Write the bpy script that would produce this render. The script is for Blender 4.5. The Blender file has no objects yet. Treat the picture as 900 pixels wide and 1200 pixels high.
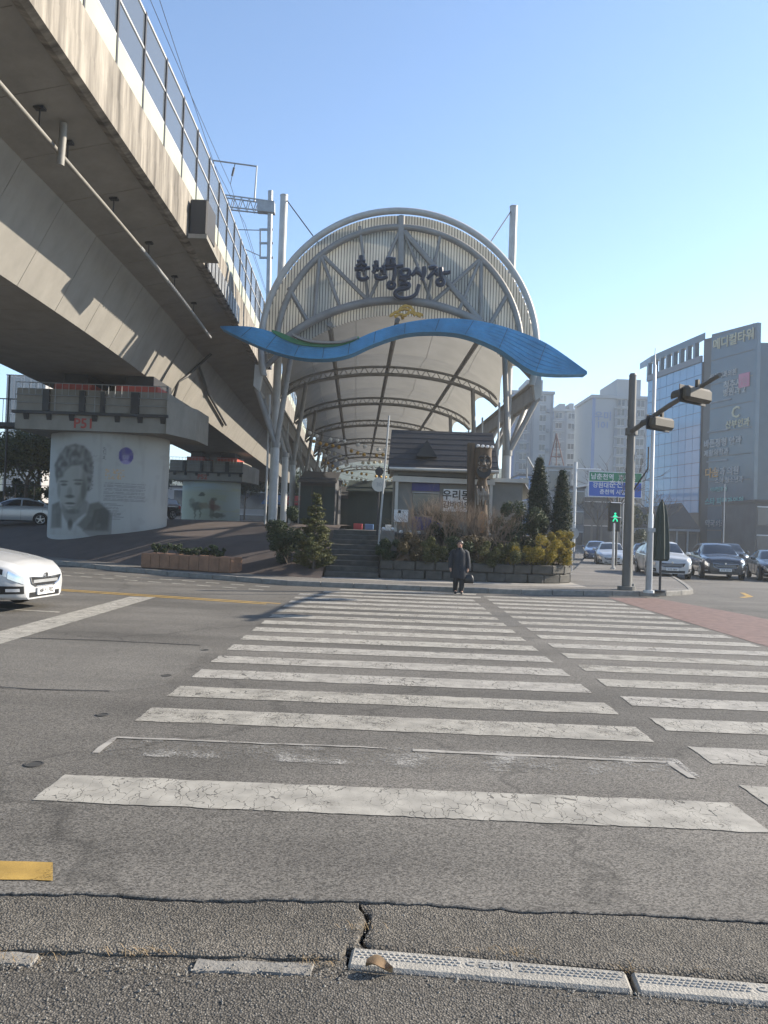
import bpy, math, random
from mathutils import Vector, Matrix, noise as mnoise
R = math.radians
rnd = random.Random(7)
scene = bpy.context.scene
col = scene.collection

# ------------------------------------------------------------------ camera, sky, sun, exposure
cam_d = bpy.data.cameras.new('camera')
cam = bpy.data.objects.new('camera', cam_d); col.objects.link(cam)
cam_d.sensor_fit = 'HORIZONTAL'; cam_d.sensor_width = 36.0; cam_d.lens = 36.0
cam_d.clip_start = 0.1; cam_d.clip_end = 6000
EYE = 1.8; PITCH = math.atan(20/900); ROLL = R(2.0)
cam.matrix_world = Matrix.Translation((0, 0, EYE)) @ Matrix.Rotation(R(90)+PITCH, 4, 'X') @ Matrix.Rotation(ROLL, 4, 'Z')
scene.camera = cam
SUN_AZ = R(72); SUN_EL = R(28)
world = bpy.data.worlds.new('World'); scene.world = world; world.use_nodes = True
wn = world.node_tree.nodes; wl = world.node_tree.links
bgn = wn['Background']
sky = wn.new('ShaderNodeTexSky'); sky.sky_type = 'NISHITA'; sky.sun_disc = False
sky.sun_elevation = SUN_EL; sky.sun_rotation = SUN_AZ
sky.air_density = 1.0; sky.dust_density = 0.15; sky.ozone_density = 2.6; sky.altitude = 100
wl.new(sky.outputs[0], bgn.inputs[0]); bgn.inputs[1].default_value = 0.122
sun_d = bpy.data.lights.new('sun', 'SUN'); sun_d.energy = 5.0; sun_d.angle = R(0.53); sun_d.color = (1.0, 0.89, 0.73)
sun = bpy.data.objects.new('sun', sun_d); col.objects.link(sun)
sdir = Vector((math.sin(SUN_AZ)*math.cos(SUN_EL), math.cos(SUN_AZ)*math.cos(SUN_EL), math.sin(SUN_EL)))
sun.rotation_euler = sdir.to_track_quat('Z', 'Y').to_euler(); sun.location = (60, 20, 60)
vs = scene.view_settings
vs.view_transform = 'Standard'; vs.look = 'None'; vs.gamma = 1.0; vs.use_curve_mapping = False
vs.exposure = 1.2

# ------------------------------------------------------------------ helpers
def ray(px, py):
    u = (px-450)/900; v = -(py-600)/900
    x = u*math.cos(ROLL)-v*math.sin(ROLL); y = u*math.sin(ROLL)+v*math.cos(ROLL)
    return x, math.cos(PITCH)-y*math.sin(PITCH), math.sin(PITCH)+y*math.cos(PITCH)
def U(px, py, d):
    x, y, z = ray(px, py); k = d/y
    return Vector((x*k, d, EYE+z*k))
def lerp(a, b, t): return a+(b-a)*t
def interp(pts, x):
    if x <= pts[0][0]: return pts[0][1]
    for (a, b), (c, d) in zip(pts, pts[1:]):
        if x <= c: return b+(d-b)*(x-a)/(c-a)
    return pts[-1][1]

ORG = {}
class MB:
    def __init__(s): s.v = []; s.f = []
    def add(s, vs_, fs):
        o = len(s.v); s.v += [Vector(p) for p in vs_]; s.f += [tuple(i+o for i in f) for f in fs]; return s
    def box(s, a, b):
        x0, y0, z0 = a; x1, y1, z1 = b
        return s.add([(x0,y0,z0),(x1,y0,z0),(x1,y1,z0),(x0,y1,z0),(x0,y0,z1),(x1,y0,z1),(x1,y1,z1),(x0,y1,z1)],
              [(0,3,2,1),(4,5,6,7),(0,1,5,4),(1,2,6,5),(2,3,7,6),(3,0,4,7)])
    def bbox(s, a, b, c=0.02):
        """box with chamfered edges"""
        x0,y0,z0=a; x1,y1,z1=b
        vs_=[]
        for (x,sx) in ((x0,1),(x1,-1)):
            for (y,sy) in ((y0,1),(y1,-1)):
                for (z,sz) in ((z0,1),(z1,-1)):
                    vs_ += [(x,y+sy*c,z+sz*c),(x+sx*c,y,z+sz*c),(x+sx*c,y+sy*c,z)]
        def i(a_,b_,c_,k): return (a_*4+b_*2+c_)*3+k
        fs=[]
        for a_ in (0,1): fs.append((i(a_,0,0,0),i(a_,1,0,0),i(a_,1,1,0),i(a_,0,1,0)))
        for b_ in (0,1): fs.append((i(0,b_,0,1),i(1,b_,0,1),i(1,b_,1,1),i(0,b_,1,1)))
        for c_ in (0,1): fs.append((i(0,0,c_,2),i(1,0,c_,2),i(1,1,c_,2),i(0,1,c_,2)))
        for a_ in (0,1):
            for b_ in (0,1): fs.append((i(a_,b_,0,0),i(a_,b_,1,0),i(a_,b_,1,1),i(a_,b_,0,1)))
        for a_ in (0,1):
            for c_ in (0,1): fs.append((i(a_,0,c_,0),i(a_,1,c_,0),i(a_,1,c_,2),i(a_,0,c_,2)))
        for b_ in (0,1):
            for c_ in (0,1): fs.append((i(0,b_,c_,1),i(1,b_,c_,1),i(1,b_,c_,2),i(0,b_,c_,2)))
        for a_ in (0,1):
            for b_ in (0,1):
                for c_ in (0,1): fs.append((i(a_,b_,c_,0),i(a_,b_,c_,1),i(a_,b_,c_,2)))
        return s.add(vs_, fs)
    def obox(s, p, q, w, h, up=(0,0,1)):
        """bar from p to q, w wide, h high"""
        p=Vector(p); q=Vector(q); d=(q-p).normalized(); u=Vector(up)
        if abs(d.dot(u))>.98: u=Vector((0,1,0))
        r=d.cross(u).normalized(); u=r.cross(d)
        vs_=[e+r*a*w/2+u*b*h/2 for e in (p,q) for a,b in ((-1,-1),(1,-1),(1,1),(-1,1))]
        return s.add(vs_, [(0,1,2,3),(7,6,5,4),(0,4,5,1),(1,5,6,2),(2,6,7,3),(3,7,4,0)])
    def tube(s, pts, r, n=8, cap=True, sq=None):
        pts=[Vector(p) for p in pts]; m=len(pts)
        rr=r if isinstance(r,(list,tuple)) else [r]*m
        prev=None; vs_=[]
        for i,p in enumerate(pts):
            d=(pts[min(i+1,m-1)]-pts[max(i-1,0)])
            if d.length<1e-9: d=Vector((0,0,1))
            d.normalize()
            if prev is None:
                u=Vector((0,0,1)) if abs(d.z)<.9 else Vector((1,0,0))
                a=d.cross(u).normalized()
            else:
                a=prev-d*prev.dot(d)
                a=a.normalized() if a.length>1e-6 else d.orthogonal().normalized()
            prev=a; b=d.cross(a)
            for k in range(n):
                t=2*math.pi*k/n
                o=(a*math.cos(t)+b*math.sin(t))*rr[i]
                if sq: o=Vector((o.x*sq[0],o.y*sq[1],o.z*sq[2]))
                vs_.append(p+o)
        fs=[(i*n+k,i*n+(k+1)%n,(i+1)*n+(k+1)%n,(i+1)*n+k) for i in range(m-1) for k in range(n)]
        if cap: fs+=[tuple(range(n-1,-1,-1)),tuple((m-1)*n+k for k in range(n))]
        return s.add(vs_,fs)
    def prism(s, poly, off):
        """poly: list of 3D points (planar), extruded by off"""
        n=len(poly); off=Vector(off)
        vs_=[Vector(p) for p in poly]+[Vector(p)+off for p in poly]
        return s.add(vs_,[tuple(range(n-1,-1,-1)),tuple(range(n,2*n))]+[(i,(i+1)%n,(i+1)%n+n,i+n) for i in range(n)])
    def grid(s, rows, close=False):
        n=len(rows[0]); m=len(rows)
        fs=[]
        for i in range(m-1):
            for k in range(n if close else n-1):
                fs.append((i*n+k,i*n+(k+1)%n,(i+1)*n+(k+1)%n,(i+1)*n+k))
        return s.add([p for r_ in rows for p in r_],fs)
    def lathe(s, prof, c=(0,0,0), n=16, sx=1, sy=1):
        rows=[[(c[0]+r_*sx*math.cos(2*math.pi*k/n),c[1]+r_*sy*math.sin(2*math.pi*k/n),c[2]+z) for k in range(n)] for r_,z in prof]
        s.grid(rows,True); o=len(s.v)-n*len(prof)
        s.f+=[tuple(o+k for k in range(n-1,-1,-1)),tuple(o+(len(prof)-1)*n+k for k in range(n))]
        return s
    def mesh(s, name, mat, org=(0,0,0), smooth=False):
        me=bpy.data.meshes.new(name); o=Vector(org)
        me.from_pydata([tuple(p-o) for p in s.v],[],s.f)
        me.materials.append(mat)
        if smooth:
            me.polygons.foreach_set('use_smooth',[True]*len(me.polygons))
            try: me.set_sharp_from_angle(angle=R(45))
            except Exception: pass
        me.update(); return me
    def build(s, name, mat, parent=None, smooth=False):
        if parent is None:
            xs=[p.x for p in s.v]; ys=[p.y for p in s.v]; zs=[p.z for p in s.v]
            org=Vector(((min(xs)+max(xs))/2,(min(ys)+max(ys))/2,min(zs)))
        else: org=ORG[parent.name]
        o=bpy.data.objects.new(name,s.mesh(name,mat,org,smooth)); col.objects.link(o)
        if parent is None: o.location=org
        else: o.parent=parent
        ORG[o.name]=org
        return o
def inst(name, me, loc, parent=None, rot=(0,0,0), scale=(1,1,1)):
    o=bpy.data.objects.new(name,me); col.objects.link(o)
    if parent is not None:
        o.parent=parent; o.location=Vector(loc)-ORG[parent.name]
    else: o.location=loc
    o.rotation_euler=rot; o.scale=scale
    ORG[o.name]=Vector(loc)
    return o
def empty(name, loc=(0,0,0), rz=0):
    o=bpy.data.objects.new(name,None); col.objects.link(o); o.location=loc; o.rotation_euler=(0,0,rz)
    o.empty_display_size=.2; ORG[o.name]=Vector(loc); return o
def tag(o, label, cat, group=None):
    o['label']=label; o['category']=cat
    if group: o['group']=group
    return o
def kind(o,k): o['kind']=k; return o
def copy_tree(o, parent=None):
    c=o.copy(); col.objects.link(c); c.parent=parent
    for ch in list(o.children): copy_tree(ch,c)
    return c
_fc={}
def text_mesh(s, mat, size=1.0, extrude=.02, bold=0.0, align='CENTER'):
    """text lying in the XZ plane facing -Y, centred"""
    cu=bpy.data.curves.new('lettering','FONT'); cu.body=s; cu.size=size; cu.extrude=extrude; cu.offset=bold
    cu.align_x=align; cu.align_y='CENTER'; cu.resolution_u=2
    ob=bpy.data.objects.new('lettering',cu); col.objects.link(ob)
    dg=bpy.context.evaluated_depsgraph_get()
    me=bpy.data.meshes.new_from_object(ob.evaluated_get(dg))
    bpy.data.objects.remove(ob); bpy.data.curves.remove(cu)
    me.transform(Matrix.Rotation(R(90),4,'X'))
    me.materials.clear(); me.materials.append(mat); me.name='lettering'
    return me

# ------------------------------------------------------------------ materials
def mat(name, c, rough=.6, metal=0, var=.0, scale=4, bump=0, bscale=None, c2=None, stretch=None, spec=None, trans=0, alpha=1, emit=0, detail=6, coat=0):
    m=bpy.data.materials.new(name); m.use_nodes=True
    nt=m.node_tree; b=nt.nodes['Principled BSDF']
    c=tuple(c); b.inputs['Base Color'].default_value=(*c,1); b.inputs['Roughness'].default_value=rough; b.inputs['Metallic'].default_value=metal
    if spec is not None: b.inputs['Specular IOR Level'].default_value=spec
    if trans: b.inputs['Transmission Weight'].default_value=trans
    if alpha<1: b.inputs['Alpha'].default_value=alpha
    if coat: b.inputs['Coat Weight'].default_value=coat; b.inputs['Coat Roughness'].default_value=.05
    if emit: b.inputs['Emission Color'].default_value=(*c,1); b.inputs['Emission Strength'].default_value=emit
    if var or c2 or bump:
        tc=nt.nodes.new('ShaderNodeTexCoord'); src=tc.outputs['Object']
        if stretch:
            mp=nt.nodes.new('ShaderNodeMapping'); mp.inputs['Scale'].default_value=stretch
            nt.links.new(src,mp.inputs[0]); src=mp.outputs[0]
    if var or c2:
        nz=nt.nodes.new('ShaderNodeTexNoise'); nz.inputs['Scale'].default_value=scale; nz.inputs['Detail'].default_value=detail; nz.inputs['Roughness'].default_value=.65
        nt.links.new(src,nz.inputs['Vector'])
        rp=nt.nodes.new('ShaderNodeValToRGB'); nt.links.new(nz.outputs['Fac'],rp.inputs[0])
        c2=c2 or tuple(max(0,x*(1-var)) for x in c); c1=c if not var else tuple(min(1,x*(1+var*.6)) for x in c)
        rp.color_ramp.elements[0].position=.33; rp.color_ramp.elements[0].color=(*c2,1)
        rp.color_ramp.elements[1].position=.67; rp.color_ramp.elements[1].color=(*c1,1)
        nt.links.new(rp.outputs[0],b.inputs['Base Color'])
    if bump:
        n2=nt.nodes.new('ShaderNodeTexNoise'); n2.inputs['Scale'].default_value=bscale or scale*8; n2.inputs['Detail'].default_value=5
        nt.links.new(src,n2.inputs['Vector'])
        bp=nt.nodes.new('ShaderNodeBump'); bp.inputs['Strength'].default_value=min(1,bump); bp.inputs['Distance'].default_value=.02
        nt.links.new(n2.outputs['Fac'],bp.inputs['Height']); nt.links.new(bp.outputs[0],b.inputs['Normal'])
    return m
def asphalt(name, c, speck=.5, scale=55, bump=.6, big=.25, dist=.01, crack=0.0, cscale=.9, pebble=False):
    m=bpy.data.materials.new(name); m.use_nodes=True; nt=m.node_tree; b=nt.nodes['Principled BSDF']; L=nt.links.new
    tc=nt.nodes.new('ShaderNodeTexCoord').outputs['Object']
    vo=nt.nodes.new('ShaderNodeTexVoronoi'); vo.inputs['Scale'].default_value=scale; L(tc,vo.inputs['Vector'])
    n1=nt.nodes.new('ShaderNodeTexNoise'); n1.inputs['Scale'].default_value=.35; n1.inputs['Detail'].default_value=7; n1.inputs['Roughness'].default_value=.6; L(tc,n1.inputs['Vector'])
    n3=nt.nodes.new('ShaderNodeTexNoise'); n3.inputs['Scale'].default_value=scale*.6; n3.inputs['Detail'].default_value=4; L(tc,n3.inputs['Vector'])
    sp=nt.nodes.new('ShaderNodeMix'); sp.data_type='RGBA'
    hs=nt.nodes.new('ShaderNodeSeparateColor'); L(vo.outputs['Color'],hs.inputs[0])
    rp=nt.nodes.new('ShaderNodeValToRGB'); L(hs.outputs[0],rp.inputs[0])
    dk=tuple(x*(1-speck) for x in c); lt=tuple(min(1,x*(1+speck*1.3)) for x in c)
    rp.color_ramp.elements[0].color=(*dk,1); rp.color_ramp.elements[1].color=(*lt,1)
    mm=nt.nodes.new('ShaderNodeMapRange'); L(n1.outputs['Fac'],mm.inputs[0])
    mm.inputs[1].default_value=.3; mm.inputs[2].default_value=.7; mm.inputs[3].default_value=1-big; mm.inputs[4].default_value=1+big
    mu=nt.nodes.new('ShaderNodeVectorMath'); mu.operation='SCALE'; L(rp.outputs[0],mu.inputs[0]); L(mm.outputs[0],mu.inputs['Scale'])
    out=mu.outputs[0]
    if big:
        mp=nt.nodes.new('ShaderNodeMapping'); mp.inputs['Scale'].default_value=(.09,.55,1); L(tc,mp.inputs[0])
        n5=nt.nodes.new('ShaderNodeTexNoise'); n5.inputs['Scale'].default_value=1.6; n5.inputs['Detail'].default_value=5; n5.inputs['Roughness'].default_value=.55; L(mp.outputs[0],n5.inputs['Vector'])
        m5=nt.nodes.new('ShaderNodeMapRange'); L(n5.outputs['Fac'],m5.inputs[0]); m5.inputs[1].default_value=.32; m5.inputs[2].default_value=.68; m5.inputs[3].default_value=.74; m5.inputs[4].default_value=1.22
        n6=nt.nodes.new('ShaderNodeTexNoise'); n6.inputs['Scale'].default_value=1.3; n6.inputs['Detail'].default_value=8; n6.inputs['Roughness'].default_value=.75; L(tc,n6.inputs['Vector'])
        m6=nt.nodes.new('ShaderNodeMapRange'); L(n6.outputs['Fac'],m6.inputs[0]); m6.inputs[1].default_value=.60; m6.inputs[2].default_value=.72; m6.inputs[3].default_value=1; m6.inputs[4].default_value=.68
        mq=nt.nodes.new('ShaderNodeMath'); mq.operation='MULTIPLY'; L(m5.outputs[0],mq.inputs[0]); L(m6.outputs[0],mq.inputs[1])
        mu5=nt.nodes.new('ShaderNodeVectorMath'); mu5.operation='SCALE'; L(out,mu5.inputs[0]); L(mq.outputs[0],mu5.inputs['Scale']); out=mu5.outputs[0]
    if crack:
        # meandering fine cracks
        ns=nt.nodes.new('ShaderNodeTexNoise'); ns.inputs['Scale'].default_value=2.2; ns.inputs['Detail'].default_value=6; L(tc,ns.inputs['Vector'])
        va=nt.nodes.new('ShaderNodeVectorMath'); va.operation='MULTIPLY_ADD'; L(ns.outputs['Color'],va.inputs[0]); va.inputs[1].default_value=(.9,.9,0); L(tc,va.inputs[2])
        vc=nt.nodes.new('ShaderNodeTexVoronoi'); vc.feature='DISTANCE_TO_EDGE'; vc.inputs['Scale'].default_value=cscale; L(va.outputs[0],vc.inputs['Vector'])
        mr=nt.nodes.new('ShaderNodeMapRange'); L(vc.outputs['Distance'],mr.inputs[0]); mr.inputs[1].default_value=.0; mr.inputs[2].default_value=.008; mr.inputs[3].default_value=1-crack; mr.inputs[4].default_value=1
        mu2=nt.nodes.new('ShaderNodeVectorMath'); mu2.operation='SCALE'; L(out,mu2.inputs[0]); L(mr.outputs[0],mu2.inputs['Scale']); out=mu2.outputs[0]
    if pebble:
        # darker in the hollows between the stones
        hm=nt.nodes.new('ShaderNodeMapRange'); L(vo.outputs['Distance'],hm.inputs[0]); hm.inputs[1].default_value=.30; hm.inputs[2].default_value=.62; hm.inputs[3].default_value=1.12; hm.inputs[4].default_value=.62
        mu3=nt.nodes.new('ShaderNodeVectorMath'); mu3.operation='SCALE'; L(out,mu3.inputs[0]); L(hm.outputs[0],mu3.inputs['Scale']); out=mu3.outputs[0]
    L(out,b.inputs['Base Color']); b.inputs['Roughness'].default_value=.85; b.inputs['Specular IOR Level'].default_value=.35
    ad=nt.nodes.new('ShaderNodeMath'); ad.operation='SUBTRACT'; L(n3.outputs['Fac'],ad.inputs[0]); L(vo.outputs['Distance'],ad.inputs[1])
    ad2=nt.nodes.new('ShaderNodeMath'); ad2.operation='MULTIPLY_ADD'; L(hs.outputs[1],ad2.inputs[0]); ad2.inputs[1].default_value=.5; L(ad.outputs[0],ad2.inputs[2]); ad=ad2
    bp=nt.nodes.new('ShaderNodeBump'); bp.inputs['Strength'].default_value=bump; bp.inputs['Distance'].default_value=dist
    L(ad.outputs[0],bp.inputs['Height']); L(bp.outputs[0],b.inputs['Normal'])
    return m
def paint(name, c, wear=.5, crack=True, base=(.10,.097,.092), cs=9.0):
    """road paint: cracked and worn through to the asphalt"""
    m=bpy.data.materials.new(name); m.use_nodes=True; nt=m.node_tree; b=nt.nodes['Principled BSDF']; L=nt.links.new
    geo=nt.nodes.new('ShaderNodeNewGeometry').outputs['Position']
    n1=nt.nodes.new('ShaderNodeTexNoise'); n1.inputs['Scale'].default_value=2.3; n1.inputs['Detail'].default_value=8; n1.inputs['Roughness'].default_value=.7; L(geo,n1.inputs['Vector'])
    nf=nt.nodes.new('ShaderNodeTexNoise'); nf.inputs['Scale'].default_value=60; nf.inputs['Detail'].default_value=4; nf.inputs['Roughness'].default_value=.7; L(geo,nf.inputs['Vector'])
    ad=nt.nodes.new('ShaderNodeMath'); ad.operation='MULTIPLY_ADD'; L(nf.outputs['Fac'],ad.inputs[0]); ad.inputs[1].default_value=.55; L(n1.outputs['Fac'],ad.inputs[2])
    mr=nt.nodes.new('ShaderNodeMapRange'); L(ad.outputs[0],mr.inputs[0])
    mr.inputs[1].default_value=.78-.42*wear+.3*(wear>.8); mr.inputs[2].default_value=mr.inputs[1].default_value-.1; mr.inputs[3].default_value=0; mr.inputs[4].default_value=1
    if wear<.8:
        mr.inputs[1].default_value=.50+.28*wear; mr.inputs[2].default_value=.36+.28*wear; mr.inputs[4].default_value=.8
    else:
        mr.inputs[1].default_value=.95; mr.inputs[2].default_value=.78
    fac=mr.outputs[0]
    if crack:
        ns=nt.nodes.new('ShaderNodeTexNoise'); ns.inputs['Scale'].default_value=8; ns.inputs['Detail'].default_value=5; L(geo,ns.inputs['Vector'])
        va=nt.nodes.new('ShaderNodeVectorMath'); va.operation='MULTIPLY_ADD'; L(ns.outputs['Color'],va.inputs[0]); va.inputs[1].default_value=(.16,.16,0); L(geo,va.inputs[2])
        mp=nt.nodes.new('ShaderNodeMapping'); mp.inputs['Scale'].default_value=(1.6,.55,1); L(va.outputs[0],mp.inputs[0])
        vc=nt.nodes.new('ShaderNodeTexVoronoi'); vc.feature='DISTANCE_TO_EDGE'; vc.inputs['Scale'].default_value=cs; vc.inputs['Randomness'].default_value=.9; L(mp.outputs[0],vc.inputs['Vector'])
        nw=nt.nodes.new('ShaderNodeTexNoise'); nw.inputs['Scale'].default_value=1.7; nw.inputs['Detail'].default_value=3; L(geo,nw.inputs['Vector'])
        wd=nt.nodes.new('ShaderNodeMapRange'); L(nw.outputs['Fac'],wd.inputs[0]); wd.inputs[1].default_value=.35; wd.inputs[2].default_value=.65; wd.inputs[3].default_value=.002; wd.inputs[4].default_value=.026
        lt=nt.nodes.new('ShaderNodeMath'); lt.operation='LESS_THAN'; L(vc.outputs['Distance'],lt.inputs[0]); L(wd.outputs[0],lt.inputs[1])
        ml=nt.nodes.new('ShaderNodeMath'); ml.operation='MULTIPLY'; L(lt.outputs[0],ml.inputs[0]); ml.inputs[1].default_value=.62
        mx=nt.nodes.new('ShaderNodeMath'); mx.operation='MAXIMUM'; L(fac,mx.inputs[0]); L(ml.outputs[0],mx.inputs[1]); fac=mx.outputs[0]
    mc=nt.nodes.new('ShaderNodeMix'); mc.data_type='RGBA'; L(fac,mc.inputs['Factor'])
    nd=nt.nodes.new('ShaderNodeTexNoise'); nd.inputs['Scale'].default_value=5; nd.inputs['Detail'].default_value=7; L(geo,nd.inputs['Vector'])
    rp=nt.nodes.new('ShaderNodeValToRGB'); L(nd.outputs['Fac'],rp.inputs[0])
    rp.color_ramp.elements[0].position=.3; rp.color_ramp.elements[0].color=(*[x*.62 for x in c],1); rp.color_ramp.elements[1].position=.7; rp.color_ramp.elements[1].color=(*c,1)
    L(rp.outputs[0],mc.inputs['A']); L(rp.outputs[0],mc.inputs['B'])
    iv=nt.nodes.new('ShaderNodeMath'); iv.operation='SUBTRACT'; iv.inputs[0].default_value=1; L(fac,iv.inputs[1]); L(iv.outputs[0],b.inputs['Alpha'])
    L(mc.outputs['Result'],b.inputs['Base Color']); b.inputs['Roughness'].default_value=.75; b.inputs['Specular IOR Level'].default_value=.3
    bp=nt.nodes.new('ShaderNodeBump'); bp.inputs['Strength'].default_value=.35; bp.inputs['Distance'].default_value=.006
    L(nf.outputs['Fac'],bp.inputs['Height']); L(bp.outputs[0],b.inputs['Normal'])
    return m
def translucent(name, c, t=.5, stripes=None):
    m=bpy.data.materials.new(name); m.use_nodes=True; nt=m.node_tree; L=nt.links.new
    for n in list(nt.nodes):
        if n.type=='BSDF_PRINCIPLED': nt.nodes.remove(n)
    out=[n for n in nt.nodes if n.type=='OUTPUT_MATERIAL'][0]
    d=nt.nodes.new('ShaderNodeBsdfDiffuse'); tr=nt.nodes.new('ShaderNodeBsdfTranslucent'); mx=nt.nodes.new('ShaderNodeMixShader')
    tc=nt.nodes.new('ShaderNodeTexCoord').outputs['Object']
    nz=nt.nodes.new('ShaderNodeTexNoise'); nz.inputs['Scale'].default_value=.8; nz.inputs['Detail'].default_value=6; L(tc,nz.inputs['Vector'])
    rp=nt.nodes.new('ShaderNodeValToRGB'); L(nz.outputs['Fac'],rp.inputs[0])
    rp.color_ramp.elements[0].position=.3; rp.color_ramp.elements[0].color=(*[x*.85 for x in c],1); rp.color_ramp.elements[1].position=.7; rp.color_ramp.elements[1].color=(*c,1)
    L(rp.outputs[0],d.inputs[0]); L(rp.outputs[0],tr.inputs[0]); mx.inputs[0].default_value=t
    L(d.outputs[0],mx.inputs[1]); L(tr.outputs[0],mx.inputs[2]); L(mx.outputs[0],out.inputs[0])
    return m
def vcol(name, attr, rough=.8):
    m=bpy.data.materials.new(name); m.use_nodes=True; nt=m.node_tree; b=nt.nodes['Principled BSDF']
    a=nt.nodes.new('ShaderNodeAttribute'); a.attribute_name=attr; nt.links.new(a.outputs['Color'],b.inputs['Base Color']); b.inputs['Roughness'].default_value=rough
    return m
def leafmat(name, c, c2, t=.3, scale=1.5):
    m=bpy.data.materials.new(name); m.use_nodes=True; nt=m.node_tree; L=nt.links.new; b=nt.nodes['Principled BSDF']
    out=[n for n in nt.nodes if n.type=='OUTPUT_MATERIAL'][0]
    tc=nt.nodes.new('ShaderNodeTexCoord').outputs['Object']
    nz=nt.nodes.new('ShaderNodeTexWhiteNoise'); vm=nt.nodes.new('ShaderNodeVectorMath'); vm.operation='SNAP'; L(tc,vm.inputs[0]); vm.inputs[1].default_value=(.11,.11,.11); L(vm.outputs[0],nz.inputs['Vector'])
    rp=nt.nodes.new('ShaderNodeValToRGB'); L(nz.outputs['Value'],rp.inputs[0]); rp.color_ramp.elements[0].color=(*c,1); rp.color_ramp.elements[1].color=(*c2,1)
    L(rp.outputs[0],b.inputs['Base Color']); b.inputs['Roughness'].default_value=.65; b.inputs['Specular IOR Level'].default_value=.25
    tr=nt.nodes.new('ShaderNodeBsdfTranslucent'); L(rp.outputs[0],tr.inputs[0]); mx=nt.nodes.new('ShaderNodeMixShader'); mx.inputs[0].default_value=t
    L(b.outputs[0],mx.inputs[1]); L(tr.outputs[0],mx.inputs[2]); L(mx.outputs[0],out.inputs[0])
    return m
def glass(name, c, rough=.05, spec=.8):
    return mat(name,c,rough,0,spec=spec)

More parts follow.
